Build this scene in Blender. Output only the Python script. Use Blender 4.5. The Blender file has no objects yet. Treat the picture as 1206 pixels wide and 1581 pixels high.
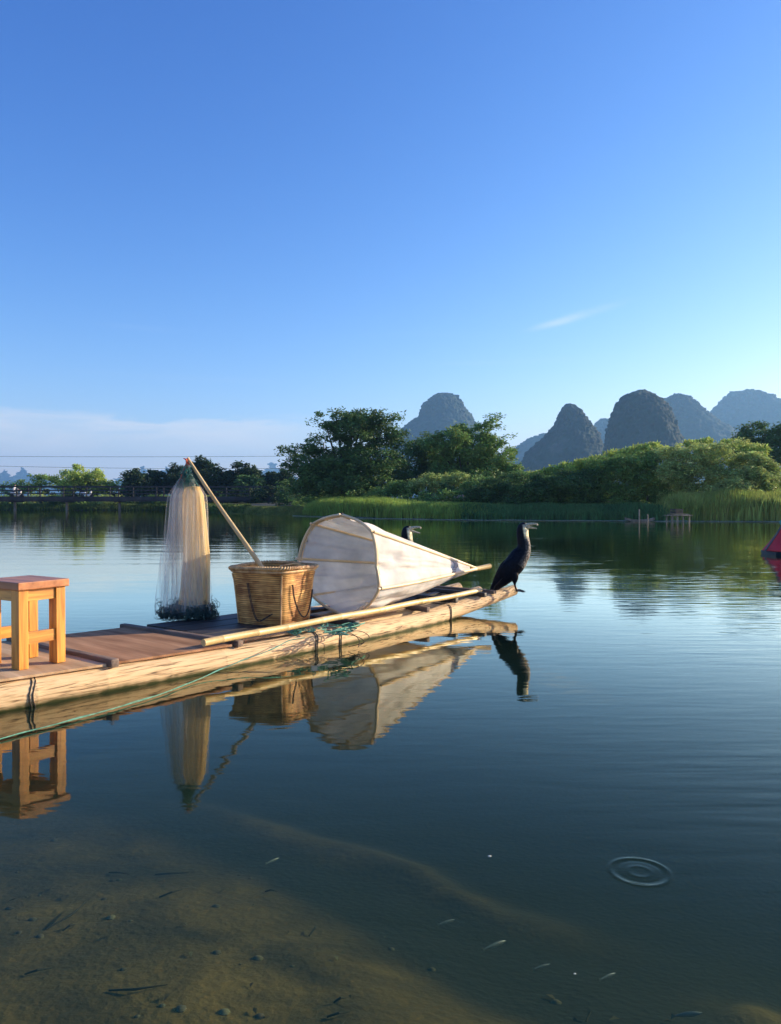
import bpy, bmesh, math, random
import numpy as np
from mathutils import Vector, Matrix, noise

random.seed(7); rng = np.random.default_rng(7)
R = math.radians
sc = bpy.context.scene
col = sc.collection

# ---------------------------------------------------------------- camera
CH = 1.15                                  # camera height above the water
F, HY = 1195.0, 775.0                      # focal length and horizon row, in photo pixels
cam = bpy.data.cameras.new('camera'); camo = bpy.data.objects.new('camera', cam); col.objects.link(camo)
cam.sensor_fit = 'VERTICAL'; cam.sensor_height = 36; cam.lens = 36*F/1581
cam.clip_start = 0.05; cam.clip_end = 20000
camo.location = (0, 0, CH)
camo.rotation_euler = (R(90) - math.atan((790.5-HY)/F), 0, 0)
sc.camera = camo

# ---------------------------------------------------------------- light
SUN_AZ, SUN_EL = 71.0, 17.0
L = Vector((math.cos(R(SUN_EL))*math.sin(R(SUN_AZ)), math.cos(R(SUN_EL))*math.cos(R(SUN_AZ)), math.sin(R(SUN_EL))))
sun = bpy.data.lights.new('sun', 'SUN'); sun.energy = 5.0; sun.angle = R(0.5); sun.color = (1, .84, .60)
suno = bpy.data.objects.new('sun', sun); col.objects.link(suno)
suno.rotation_euler = L.to_track_quat('Z', 'Y').to_euler()
sc.view_settings.view_transform = 'Standard'; sc.view_settings.look = 'None'
sc.view_settings.exposure = 1.0; sc.view_settings.gamma = 1

w = bpy.data.worlds.new('World'); sc.world = w; w.use_nodes = True
wt = w.node_tree; wn = wt.nodes; wl = wt.links; wn.clear()
def N(nodes, t, **kw):
    n = nodes.new(t)
    for k, v in kw.items():
        if k.startswith('i_'):
            n.inputs[k[2:].replace('_', ' ')].default_value = v
        else: setattr(n, k, v)
    return n
SKYTONE = ((1.85, .325), (1.42, .46), (1.0, 1.02))
sky = N(wn, 'ShaderNodeTexSky', sky_type='NISHITA', sun_disc=False, sun_elevation=R(SUN_EL), sun_rotation=R(SUN_AZ),
        altitude=100, air_density=1.0, dust_density=0.4, ozone_density=2.2)
hs = wn.new('ShaderNodeCombineColor'); _sp = wn.new('ShaderNodeSeparateColor'); wl.new(sky.outputs[0], _sp.inputs[0])
for _i, (_p, _k) in enumerate(SKYTONE):                  # clear-air tone of the sky, per channel
    _a = wn.new('ShaderNodeMath'); _a.operation = 'POWER'; wl.new(_sp.outputs[_i], _a.inputs[0]); _a.inputs[1].default_value = _p
    _b = wn.new('ShaderNodeMath'); _b.operation = 'MULTIPLY'; wl.new(_a.outputs[0], _b.inputs[0]); _b.inputs[1].default_value = _k
    wl.new(_b.outputs[0], hs.inputs[_i])
geo = N(wn, 'ShaderNodeTexCoord')
sep = N(wn, 'ShaderNodeSeparateXYZ'); wl.new(geo.outputs['Generated'], sep.inputs[0])
def wmath(op, a, b=None, c=None):
    n = wn.new('ShaderNodeMath'); n.operation = op
    for i, v in enumerate((a, b, c)):
        if v is None: continue
        if isinstance(v, (int, float)): n.inputs[i].default_value = v
        else: wl.new(v, n.inputs[i])
    return n.outputs[0]
def smooth(v, a, b):
    n = wn.new('ShaderNodeMapRange'); n.interpolation_type = 'SMOOTHSTEP'
    wl.new(v, n.inputs[0]); n.inputs[1].default_value = a; n.inputs[2].default_value = b
    return n.outputs[0]
az = wmath('ARCTAN2', sep.outputs[0], sep.outputs[1])
el = wmath('ARCSINE', sep.outputs[2])
cmb = wn.new('ShaderNodeCombineXYZ'); wl.new(az, cmb.inputs[0]); wl.new(el, cmb.inputs[1])
mp = N(wn, 'ShaderNodeMapping'); mp.inputs['Scale'].default_value = (3.0, 16, 1); wl.new(cmb.outputs[0], mp.inputs[0])
nz = N(wn, 'ShaderNodeTexNoise', i_Scale=2.0, i_Detail=6, i_Roughness=.62, i_Distortion=.4); wl.new(mp.outputs[0], nz.inputs['Vector'])
nzf = nz.outputs[0]
el2 = wmath('ADD', el, wmath('MULTIPLY', wmath('SUBTRACT', nzf, .5), .075))
band = wmath('MULTIPLY', wmath('SUBTRACT', 1.0, smooth(el2, .098, .110)), smooth(el, .0, .04))
band = wmath('MULTIPLY', band, wmath('SUBTRACT', 1.0, smooth(az, -.2, -.03)))
band = wmath('MULTIPLY', band, wmath('ADD', wmath('MULTIPLY', smooth(nzf, .30, .62), .75), .25))
# the small wisp above the right hills
mp2 = N(wn, 'ShaderNodeMapping'); mp2.inputs['Location'].default_value = (-.243, -.236, 0); mp2.inputs['Rotation'].default_value = (0, 0, R(-14))
cmbs = wn.new('ShaderNodeVectorMath'); cmbs.operation = 'ADD'; cmbs.inputs[1].default_value = (-.238, -.229, 0)
wl.new(cmb.outputs[0], cmbs.inputs[0])
rot = N(wn, 'ShaderNodeVectorRotate', rotation_type='Z_AXIS', i_Angle=R(-13)); wl.new(cmbs.outputs[0], rot.inputs[0])
sc2 = wn.new('ShaderNodeVectorMath'); sc2.operation = 'MULTIPLY'; sc2.inputs[1].default_value = (14, 150, 0); wl.new(rot.outputs[0], sc2.inputs[0])
ln = wn.new('ShaderNodeVectorMath'); ln.operation = 'LENGTH'; wl.new(sc2.outputs[0], ln.inputs[0])
wisp = wmath('MULTIPLY', wmath('SUBTRACT', 1.0, smooth(ln.outputs['Value'], 0.0, 1.15)), smooth(nzf, .2, .6))
# faint thin streaks
mp3 = N(wn, 'ShaderNodeMapping'); mp3.inputs['Scale'].default_value = (1.6, 34, 1); wl.new(cmb.outputs[0], mp3.inputs[0])
nz3 = N(wn, 'ShaderNodeTexNoise', i_Scale=1.3, i_Detail=3); wl.new(mp3.outputs[0], nz3.inputs['Vector'])
streak = wmath('MULTIPLY', wmath('MULTIPLY', smooth(nz3.outputs[0], .6, .8), smooth(el, .12, .17)), wmath('SUBTRACT', .25, wmath('MULTIPLY', smooth(el, .2, .3), .25)))
cl = wmath('MINIMUM', wmath('ADD', wmath('ADD', wmath('MULTIPLY', band, .85), wmath('MULTIPLY', wisp, .55)), wmath('MULTIPLY', streak, .3)), .9)
mixc = N(wn, 'ShaderNodeMix', data_type='RGBA'); wl.new(cl, mixc.inputs[0]); wl.new(hs.outputs[0], mixc.inputs[6])
mixc.inputs[7].default_value = (4.2, 4.3, 4.45, 1)
bg = N(wn, 'ShaderNodeBackground', i_Strength=.125); wl.new(mixc.outputs[2], bg.inputs[0])
wo = wn.new('ShaderNodeOutputWorld'); wl.new(bg.outputs[0], wo.inputs[0])

# ---------------------------------------------------------------- helpers
def P(px, py, z=0.0):
    """point of height z that the photo shows at (px,py); used once to read positions off the photo"""
    d = F*(CH-z)/(py-HY)
    return Vector(((px-603)/F*d, d, z))
def at(px, py, d):
    return Vector(((px-603)/F*d, d, CH-(py-HY)/F*d))

def mat(name, c1, c2=None, scale=(1, 1, 1), nscale=4.0, detail=5, rough=.7, lo=.35, hi=.65, bump=0.0, bscale=None, c3=None,
        metallic=0, island=0.0, trans=0.0, spec=.5, sub=None, bdetail=4, gen=None, alpha=None, dist=0.0):
    m = bpy.data.materials.new(name); m.use_nodes = True
    nt = m.node_tree; n = nt.nodes; l = nt.links; n.clear()
    out = n.new('ShaderNodeOutputMaterial')
    b = n.new('ShaderNodeBsdfPrincipled'); b.inputs['Roughness'].default_value = rough; b.inputs['Metallic'].default_value = metallic
    b.inputs['Specular IOR Level'].default_value = spec
    tc = n.new('ShaderNodeTexCoord'); mpn = n.new('ShaderNodeMapping'); mpn.inputs['Scale'].default_value = scale
    l.new(tc.outputs['Object'], mpn.inputs[0])
    tx = n.new('ShaderNodeTexNoise'); tx.inputs['Scale'].default_value = nscale; tx.inputs['Detail'].default_value = detail
    tx.inputs['Distortion'].default_value = dist
    l.new(mpn.outputs[0], tx.inputs['Vector'])
    rp = n.new('ShaderNodeValToRGB'); rp.color_ramp.elements[0].position = lo; rp.color_ramp.elements[1].position = hi
    c2 = c2 or c1
    rp.color_ramp.elements[0].color = (*c1, 1); rp.color_ramp.elements[1].color = (*c2, 1)
    if c3:
        e = rp.color_ramp.elements.new((lo+hi)/2); e.color = (*c3, 1)
    l.new(tx.outputs[0], rp.inputs[0]); colr = rp.outputs[0]
    if island:
        g = n.new('ShaderNodeNewGeometry'); h = n.new('ShaderNodeHueSaturation')
        mr = n.new('ShaderNodeMapRange'); mr.inputs[3].default_value = 1-island; mr.inputs[4].default_value = 1+island
        l.new(g.outputs['Random Per Island'], mr.inputs[0]); l.new(mr.outputs[0], h.inputs['Value'])
        mr2 = n.new('ShaderNodeMapRange'); mr2.inputs[3].default_value = .5-.03; mr2.inputs[4].default_value = .5+.02
        l.new(g.outputs['Random Per Island'], mr2.inputs[0]); l.new(mr2.outputs[0], h.inputs['Hue'])
        l.new(colr, h.inputs['Color']); colr = h.outputs[0]
    l.new(colr, b.inputs['Base Color'])
    if bump:
        t2 = n.new('ShaderNodeTexNoise'); t2.inputs['Scale'].default_value = bscale or nscale*3; t2.inputs['Detail'].default_value = bdetail
        l.new(mpn.outputs[0], t2.inputs['Vector'])
        bp = n.new('ShaderNodeBump'); bp.inputs['Strength'].default_value = 1; bp.inputs['Distance'].default_value = bump
        l.new(t2.outputs[0], bp.inputs['Height']); l.new(bp.outputs[0], b.inputs['Normal'])
    sh = b.outputs[0]
    if trans:
        t = n.new('ShaderNodeBsdfTranslucent'); l.new(colr, t.inputs[0])
        mx = n.new('ShaderNodeMixShader'); mx.inputs[0].default_value = trans; l.new(sh, mx.inputs[1]); l.new(t.outputs[0], mx.inputs[2]); sh = mx.outputs[0]
    if alpha is not None:
        tr = n.new('ShaderNodeBsdfTransparent'); mx = n.new('ShaderNodeMixShader')
        asc, a0, a1 = alpha
        mp_ = n.new('ShaderNodeMapping'); mp_.inputs['Scale'].default_value = asc; l.new(tc.outputs['Object'], mp_.inputs[0])
        t3 = n.new('ShaderNodeTexNoise'); t3.inputs['Scale'].default_value = 1; t3.inputs['Detail'].default_value = 4; l.new(mp_.outputs[0], t3.inputs['Vector'])
        mr = n.new('ShaderNodeMapRange'); mr.inputs[1].default_value = .3; mr.inputs[2].default_value = .7; mr.inputs[3].default_value = a0; mr.inputs[4].default_value = a1
        l.new(t3.outputs[0], mr.inputs[0]); l.new(mr.outputs[0], mx.inputs[0])
        l.new(tr.outputs[0], mx.inputs[1]); l.new(sh, mx.inputs[2]); sh = mx.outputs[0]
    l.new(sh, out.inputs[0])
    return m

class MB:
    """collects shapes, then links them as ONE mesh object"""
    def __init__(s): s.v = []; s.f = []
    def add(s, vs, fs):
        o = len(s.v); s.v += [tuple(v) for v in vs]; s.f += [tuple(i+o for i in f) for f in fs]
    def box(s, c, size, rz=0.0, M=None, bev=0.0):
        hx, hy, hz = [a/2 for a in size]; c = Vector(c)
        M = M or Matrix.Rotation(rz, 3, 'Z')
        if bev <= 0:
            vs = [c + M @ Vector((x*hx, y*hy, z*hz)) for x in (-1, 1) for y in (-1, 1) for z in (-1, 1)]
            s.add(vs, [(0, 1, 3, 2), (4, 6, 7, 5), (0, 4, 5, 1), (2, 3, 7, 6), (0, 2, 6, 4), (1, 5, 7, 3)])
        else:
            bm = bmesh.new(); bmesh.ops.create_cube(bm, size=1)
            for v in bm.verts: v.co = Vector((v.co.x*size[0], v.co.y*size[1], v.co.z*size[2]))
            bmesh.ops.bevel(bm, geom=bm.edges[:], offset=bev, segments=2, affect='EDGES', profile=.5)
            bm.verts.index_update()
            s.add([c + M @ v.co for v in bm.verts], [[v.index for v in f.verts] for f in bm.faces]); bm.free()
    def tube(s, pts, rad, n=8, cap=True, jit=0.0, flat=None):
        pts = [Vector(p) for p in pts]; k = len(pts)
        if not hasattr(rad, '__len__'): rad = [rad]*k
        T0 = (pts[1]-pts[0]).normalized()
        up = Vector((0, 0, 1)) if abs(T0.z) < .9 else Vector((1, 0, 0))
        a = T0.cross(up).normalized(); vs = []
        for i in range(k):
            T = (pts[min(i+1, k-1)]-pts[max(i-1, 0)]).normalized()
            a = (a - T*a.dot(T)).normalized(); b = T.cross(a)
            for j in range(n):
                t = 2*math.pi*j/n; r = rad[i]*(1+jit*random.uniform(-1, 1))
                vs.append(pts[i]+a*math.cos(t)*r+b*math.sin(t)*r*(flat or 1))
        fs = [(i*n+j, i*n+(j+1) % n, (i+1)*n+(j+1) % n, (i+1)*n+j) for i in range(k-1) for j in range(n)]
        if cap: fs += [tuple(range(n-1, -1, -1)), tuple((k-1)*n+j for j in range(n))]
        s.add(vs, fs)
    def loft(s, rings, cap=True):
        n = len(rings[0]); k = len(rings); vs = [v for r in rings for v in r]
        fs = [(i*n+j, i*n+(j+1) % n, (i+1)*n+(j+1) % n, (i+1)*n+j) for i in range(k-1) for j in range(n)]
        if cap: fs += [tuple(range(n-1, -1, -1)), tuple((k-1)*n+j for j in range(n))]
        s.add(vs, fs)
    def ball(s, c, r, n=8, m=6, sc=(1, 1, 1)):
        c = Vector(c); vs = [c+Vector((0, 0, r*sc[2]))]
        for i in range(1, m):
            p = math.pi*i/m
            for j in range(n):
                t = 2*math.pi*j/n; vs.append(c+Vector((r*sc[0]*math.sin(p)*math.cos(t), r*sc[1]*math.sin(p)*math.sin(t), r*sc[2]*math.cos(p))))
        vs.append(c-Vector((0, 0, r*sc[2]))); e = len(vs)-1
        fs = [(0, 1+j, 1+(j+1) % n) for j in range(n)]
        fs += [(1+i*n+j, 1+(i+1)*n+j, 1+(i+1)*n+(j+1) % n, 1+i*n+(j+1) % n) for i in range(m-2) for j in range(n)]
        fs += [(e, 1+(m-2)*n+(j+1) % n, 1+(m-2)*n+j) for j in range(n)]
        s.add(vs, fs)
    def build(s, name, m, parent=None, smooth=True, **tags):
        me = bpy.data.meshes.new(name); me.from_pydata(s.v, [], s.f); me.update()
        if smooth: me.polygons.foreach_set('use_smooth', [True]*len(me.polygons))
        if smooth and smooth != 'all':
            try: me.set_sharp_from_angle(angle=R(38))
            except Exception: pass
        if m: me.materials.append(m)
        o = bpy.data.objects.new(name, me); col.objects.link(o)
        if parent: o.parent = parent
        for k, v in tags.items(): o[k] = v
        return o
def npmesh(name, verts, quads, m, parent=None, smooth=False, **tags):
    """verts (n,3), quads (k,q) numpy"""
    me = bpy.data.meshes.new(name); nv, (nf, q) = len(verts), quads.shape
    me.vertices.add(nv); me.vertices.foreach_set('co', np.ascontiguousarray(verts, dtype=np.float32).ravel())
    me.loops.add(nf*q); me.loops.foreach_set('vertex_index', np.ascontiguousarray(quads, dtype=np.int32).ravel())
    me.polygons.add(nf); me.polygons.foreach_set('loop_start', np.arange(0, nf*q, q, dtype=np.int32))
    me.polygons.foreach_set('use_smooth', np.full(nf, smooth)); me.update(calc_edges=True); me.validate()
    me.materials.append(m)
    o = bpy.data.objects.new(name, me); col.objects.link(o)
    if parent: o.parent = parent
    for k, v in tags.items(): o[k] = v
    return o
def thing(name, loc, rz=0.0, **tags):
    o = bpy.data.objects.new(name, None); col.objects.link(o); o.location = loc; o.rotation_euler = (0, 0, rz)
    o.empty_display_size = .1
    for k, v in tags.items(): o[k] = v
    return o
def copy_tree(o, parent=None):
    c = o.copy(); col.objects.link(c)
    if parent: c.parent = parent
    for ch in list(o.children): copy_tree(ch, c)
    return c

# ================================================================ SETTING: ground, riverbed, water, hills
def sstep(a, b, x):
    t = np.clip((x-a)/(b-a), 0, 1); return t*t*(3-2*t)
SX = [-600, -53, -30, -22, -13.4, -6.4, -2, 4, 22, 40, 300, 900]; SY = [130, 106, 101, 86, 73, 62, 55, 49.6, 45.2, 43, 40, 40]
def shore(x): return np.interp(x, SX, SY)
def gnoise(x, y, s, seed=0.0):
    out = np.zeros_like(x, dtype=float)
    k = [(1.0, .7, .3), (-.6, 1.1, 1.7), (.3, -1.4, 4.1), (1.9, .4, 2.2), (-1.3, -1.7, .9), (2.6, -2.1, 5.1)]
    for i, (a, b, c) in enumerate(k): out += np.sin((a*x+b*y)/s + c + seed + .8*np.sin((b*x-a*y)/s*.7+c*2))/(1+i*.5)
    return out/3.0
def ground_h(x, y):
    d = y - shore(x) + gnoise(x, y, 2.5)*.35
    h = np.clip(d*.45, -4.5, .5) + np.clip((d-1.5)*.03, 0, 1.5)
    h = np.maximum(h, np.clip((-1.6-y)*.3, -4.5, 1.2))
    return h
def axis(parts):
    a = [np.arange(p0, p1, st) for p0, p1, st in parts]; return np.concatenate(a+[np.array([parts[-1][1]])])
def grid(xs, ys, hf):
    X, Y = np.meshgrid(xs, ys); Z = hf(X, Y)
    v = np.stack([X.ravel(), Y.ravel(), Z.ravel()], 1); nx, ny = len(xs), len(ys)
    i, j = np.meshgrid(np.arange(nx-1), np.arange(ny-1)); a = (j*nx+i).ravel()
    return v, np.stack([a, a+1, a+nx+1, a+nx], 1)
m_ground = mat('ground_grass', (.03, .045, .015), (.10, .085, .045), nscale=.6, rough=.95, bump=.05, bscale=3)
v, q = grid(axis([(-5500, -600, 350), (-600, -90, 30), (-90, 60, 1.0), (60, 600, 30), (600, 5500, 350)]),
            axis([(-800, -30, 50), (-30, 36, 2.5), (36, 112, .6), (112, 600, 25), (600, 6000, 300)]), ground_h)
npmesh('ground', v, q, m_ground, smooth=True, kind='structure')

# riverbed close to the camera: a shallow silty shelf, a channel, two low submerged bars
shelf = [(-400, 1150), (60, 1185), (250, 1215), (420, 1290), (560, 1375), (680, 1440), (760, 1490), (880, 1530), (1010, 1560), (1090, 1600), (1180, 1680)]
bar1 = [(300, 1235), (380, 1262), (480, 1292), (600, 1312), (640, 1322), (690, 1360), (760, 1392), (840, 1415), (920, 1440)]
bar2 = [(1120, 1520), (1180, 1545), (1290, 1580)]
def poly(pl, z):
    return np.array([P(a, b, z)[:2] for a, b in pl])
def segdist(x, y, pl, signed=False):
    best = np.full(x.shape, 1e9); sg = np.ones(x.shape); tt = np.zeros(x.shape); n = len(pl)-1
    for i in range(n):
        ax, ay = pl[i]; bx, by = pl[i+1]; dx, dy = bx-ax, by-ay
        t = np.clip(((x-ax)*dx+(y-ay)*dy)/(dx*dx+dy*dy), 0, 1)
        ex, ey = x-(ax+t*dx), y-(ay+t*dy); d = np.hypot(ex, ey); m = d < best
        best = np.where(m, d, best); sg = np.where(m, np.sign(dx*(y-ay)-dy*(x-ax)), sg); tt = np.where(m, (i+t)/n, tt)
    return best*(sg if signed else 1), tt
SH, B1, B2 = poly(shelf, -.42), poly(bar1, -.60), poly(bar2, -.5)
def bed_masks(x, y):
    d, _ = segdist(x, y, SH, True)          # positive on the far side of the shelf edge
    wob = gnoise(x, y, .35)*.06+gnoise(x, y, .13, 4)*.03
    sand_and_shade = 1-sstep(-.36, -.08, d+wob); bars = np.zeros_like(sand_and_shade)
    for pl, wd in ((B1, .155), (B2, .15)):
        db, t = segdist(x, y, pl); wv = wd*(1+.25*gnoise(x, y, .3, 2))
        bars = np.maximum(bars, np.exp(-(db/wv)**2)*np.clip(np.sin(np.clip(t, 0, 1)*math.pi*.94+.09), 0, 1)**.7)
    return d, wob, sand_and_shade, bars
def bed_h(x, y):
    d, wob, sand_and_shade, bars = bed_masks(x, y)
    h = -.30 - .20*sstep(1.6, 4.2, y) + gnoise(x, y, .22)*.010 + gnoise(x, y, .09, 3)*.005
    deep = sstep(-1.0, 2.0, d+wob)
    h = h*(1-deep) + (-.86)*deep + .05*bars 
    edge = np.minimum(np.minimum(x+9.5, 9.5-x), np.minimum(y+2.5, 11.8-y))
    return np.where(edge < .8, h*np.clip(edge/.8, 0, 1)+(-4.4)*(1-np.clip(edge/.8, 0, 1)), h)
def bed_mat():
    m = mat('silt_and_shade', (.045, .028, .008), (.225, .132, .030), nscale=2.8, detail=9, rough=1, bump=.009, bscale=28, lo=.3, hi=.7, dist=.6)
    nt = m.node_tree; n = nt.nodes; l = nt.links; b = [k for k in n if k.type == 'BSDF_PRINCIPLED'][0]; src = b.inputs['Base Color'].links[0].from_socket
    vc = n.new('ShaderNodeVertexColor'); vc.layer_name = 'sand_and_shade'; mx = n.new('ShaderNodeMix'); mx.data_type = 'RGBA'
    l.new(vc.outputs[0], mx.inputs[0]); mx.inputs[6].default_value = (.006, .010, .010, 1); l.new(src, mx.inputs[7]); l.new(mx.outputs[2], b.inputs['Base Color'])  # darkness of the deep channel is put into the bed colour
    return m
v, q = grid(axis([(-10, -3, .12), (-3, 3, .022), (3, 10, .12)]), axis([(-3, 1.2, .1), (1.2, 5, .022), (5, 12, .12)]), bed_h)
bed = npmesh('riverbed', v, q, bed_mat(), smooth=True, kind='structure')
_, _, sand_and_shade_, bars_ = bed_masks(v[:, 0], v[:, 1])
f_ = np.clip(np.maximum(sand_and_shade_*(1-.55*sstep(2.4, 4.2, v[:, 1])), .85*bars_), 0, 1)*(.8+.25*gnoise(v[:, 0], v[:, 1], .16, 7))  # shelf colour darkens with distance, painting in the dimness of deeper water
ca = bed.data.color_attributes.new('sand_and_shade', 'FLOAT_COLOR', 'POINT'); ca.data.foreach_set('color', np.repeat(np.clip(f_, 0, 1)[:, None], 4, 1).astype(np.float32).ravel())

# water: one closed body; the surface mirrors, the body absorbs
def water_mat():
    m = bpy.data.materials.new('river_water'); m.use_nodes = True; nt = m.node_tree; n = nt.nodes; l = nt.links; n.clear()
    out = n.new('ShaderNodeOutputMaterial'); geo = n.new('ShaderNodeNewGeometry')
    sx = n.new('ShaderNodeSeparateXYZ'); l.new(geo.outputs['Position'], sx.inputs[0])
    def mth(op, a, b=None, c=None):
        k = n.new('ShaderNodeMath'); k.operation = op
        for i, v in enumerate((a, b, c)):
            if v is None: continue
            if isinstance(v, (int, float)): k.inputs[i].default_value = v
            else: l.new(v, k.inputs[i])
        return k.outputs[0]
    def sm(v, a, b, c=0.0, d=1.0):
        k = n.new('ShaderNodeMapRange'); k.interpolation_type = 'SMOOTHSTEP'; l.new(v, k.inputs[0])
        for i, q_ in enumerate((a, b, c, d)): k.inputs[i+1].default_value = q_
        return k.outputs[0]
    def noi(scale, det=2, rotz=0, dist=0, rgh=.5):
        k = n.new('ShaderNodeMapping'); k.inputs['Scale'].default_value = scale; k.inputs['Rotation'].default_value = (0, 0, rotz); l.new(geo.outputs['Position'], k.inputs[0])
        t = n.new('ShaderNodeTexNoise'); t.inputs['Scale'].default_value = 1; t.inputs['Detail'].default_value = det; t.inputs['Distortion'].default_value = dist
        t.inputs['Roughness'].default_value = rgh
        l.new(k.outputs[0], t.inputs['Vector']); return t.outputs[0]
    X, Y = sx.outputs[0], sx.outputs[1]
    small = mth('MULTIPLY', noi((2.2, 7.5, 1), 2, .05, .3), .00115)              # soft small wobble everywhere
    fine = mth('MULTIPLY', noi((7, 20, 1), 1, .2), .00012)
    patch = sm(noi((.35, .35, 1), 2), .42, .62, .2, 1.0)
    right = sm(mth('ADD', X, mth('MULTIPLY', Y, -.10)), -.1, 1.4)
    rip = mth('MULTIPLY', mth('MULTIPLY', noi((1.1, 7.5, 1), 2, -.06, .2), .0042), mth('MULTIPLY', right, patch))
    far = mth('MULTIPLY', noi((.25, 1.4, 1), 3, .04), mth('MULTIPLY', sm(Y, 6, 16), .0085))
    h = mth('ADD', mth('ADD', small, fine), mth('ADD', rip, far))
    # the ring of ripples where something touched the surface
    rc = P(990, 1349)
    dx = mth('SUBTRACT', X, rc.x); dy = mth('SUBTRACT', Y, rc.y)
    rr = mth('SQRT', mth('ADD', mth('MULTIPLY', dx, dx), mth('MULTIPLY', dy, dy)))
    def ring(r0, wd, amp):
        e = mth('DIVIDE', mth('SUBTRACT', rr, r0), wd)
        return mth('MULTIPLY', mth('EXPONENT', mth('MULTIPLY', mth('MULTIPLY', e, e), -1)), amp)
    h = mth('ADD', h, mth('ADD', ring(.090, .008, .0013), mth('ADD', ring(.070, .009, -.0008), ring(.035, .010, .0010))))
    bp = n.new('ShaderNodeBump'); bp.inputs['Strength'].default_value = 1; bp.inputs['Distance'].default_value = 1.0
    l.new(h, bp.inputs['Height'])
    fr = n.new('ShaderNodeFresnel'); l.new(bp.outputs[0], fr.inputs['Normal']); fr.inputs['IOR'].default_value = 1.333
    gl = n.new('ShaderNodeBsdfGlossy'); gl.inputs['Roughness'].default_value = .03; gl.inputs['Color'].default_value = (1.0, .97, .79, 1)
    l.new(bp.outputs[0], gl.inputs['Normal'])
    tr = n.new('ShaderNodeBsdfTransparent'); tr.inputs[0].default_value = (.85, .95, .93, 1)
    df = n.new('ShaderNodeBsdfDiffuse'); df.inputs[0].default_value = (.020, .105, .085, 1)
    mx = n.new('ShaderNodeMixShader'); mx.inputs[0].default_value = .10; l.new(tr.outputs[0], mx.inputs[1]); l.new(df.outputs[0], mx.inputs[2])
    m2 = n.new('ShaderNodeMixShader'); l.new(mth('ADD', mth('MULTIPLY', mth('MINIMUM', mth('MULTIPLY', mth('POWER', fr.outputs[0], 1.8), 3.9), 1.0), mth('SUBTRACT', 1.0, geo.outputs['Backfacing'])), mth('MULTIPLY', geo.outputs['Backfacing'], .08)), m2.inputs[0]); l.new(mx.outputs[0], m2.inputs[1]); l.new(gl.outputs[0], m2.inputs[2])
    l.new(m2.outputs[0], out.inputs[0])
    va = n.new('ShaderNodeVolumeAbsorption'); va.inputs['Color'].default_value = (.62, .64, .42, 1); va.inputs['Density'].default_value = .80
    l.new(va.outputs[0], out.inputs['Volume'])
    return m
wb = MB(); wb.box((0, 70, -2), (1300, 150, 4)); wb.build('water', water_mat(), smooth=False, kind='structure')

# karst hills, each with its own silhouette
m_hill = mat('hill_forest', (.003, .015, .009), (.012, .038, .016), nscale=.06, detail=10, rough=1, bump=1.2, bscale=.12, lo=.35, hi=.7)
m_cliff = mat('hill_forest_and_cliff', (.003, .015, .009), (.075, .07, .058), scale=(1, 1, .8), nscale=.02, detail=12, rough=1, bump=1.2, bscale=.12, lo=.50, hi=.74, c3=(.011, .032, .015))
def hill(prof, d, m=None, seed=0.0, rough=3.0, label=None):
    """prof: (py, left px, right px) from the top down; a knoll of noisy rings"""
    prof = sorted(prof); ys = [p[0] for p in prof]
    n, k = 230, 110; cx = (prof[0][1]+prof[0][2])/2
    vs = []
    y0, y1 = ys[0], 784
    ks = np.concatenate([np.linspace(0, 1, k)**1.25])
    for i, t in enumerate(ks):
        y = y0+(y1-y0)*t
        l_ = np.interp(y, ys, [p[1] for p in prof]); r_ = np.interp(y, ys, [p[2] for p in prof])
        c = (l_+r_)/2; wr = (r_-l_)/2
        for j in range(n):
            a = 2*math.pi*j/n; ca, sa = math.cos(a), math.sin(a)
            r = wr/F*d
            x = (c-603)/F*d + ca*r; yy = d + sa*r*1.1
            z = CH-(y-HY)/F*d
            if r < .5: vs.append((x, yy, z)); continue
            p = Vector((x, yy, z))
            f = noise.fractal(p*.016+Vector((seed, 0, 0)), .8, 2.1, 6)*rough*1.5 + abs(noise.noise(p*.08*850/d+Vector((0, seed, 0))))*rough*1.0*d/850 + abs(noise.noise(p*.25*850/d+Vector((seed, seed, 0))))*rough*1.35*d/850 + noise.noise(p*.55*850/d)*rough*.35*d/850
            f -= rough*1.15*d/850
            damp = min(1, r/25)
            vs.append((x+ca*f*damp, yy+sa*f*damp, z+f*.35*(1-t)))
    fs = [(i*n+j, i*n+(j+1) % n, (i+1)*n+(j+1) % n, (i+1)*n+j) for i in range(k-1) for j in range(n)]
    b = MB(); b.add(vs, fs); b.f = [f[::-1] for f in b.f]; b.f.append(tuple(range(n)))
    return b.build('hill', m or m_hill, smooth='all', kind='structure')
hill([(606, 680, 698), (612, 664, 708), (622, 653, 716), (632, 649, 722), (642, 645, 729), (650, 634, 732), (658, 624, 740), (700, 580, 770), (785, 540, 815)], 1700, seed=1)
hill([(624, 874, 884), (630, 867, 893), (640, 862, 905), (655, 856, 917), (670, 845, 926), (685, 828, 933), (700, 812, 937), (716, 800, 941), (785, 770, 960)], 1020, m_cliff, seed=5)
hill([(603, 982, 996), (610, 963, 1008), (622, 951, 1024), (640, 943, 1037), (660, 937, 1046), (680, 934, 1051), (700, 932, 1056), (785, 920, 1075)], 850, m_cliff, seed=9)
hill([(607, 1038, 1050), (613, 1024, 1064), (624, 1012, 1076), (640, 1000, 1094), (655, 985, 1112), (670, 975, 1130), (700, 960, 1150), (785, 930, 1180)], 1700, seed=13, rough=4)
hill([(601, 1150, 1160), (606, 1128, 1178), (614, 1116, 1192), (625, 1106, 1208), (636, 1096, 1222), (655, 1080, 1240), (785, 1020, 1300)], 2300, seed=17, rough=5)
hill([(668, 840, 870), (676, 815, 885), (686, 800, 900), (710, 780, 920), (785, 750, 940)], 2300, seed=21)
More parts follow.
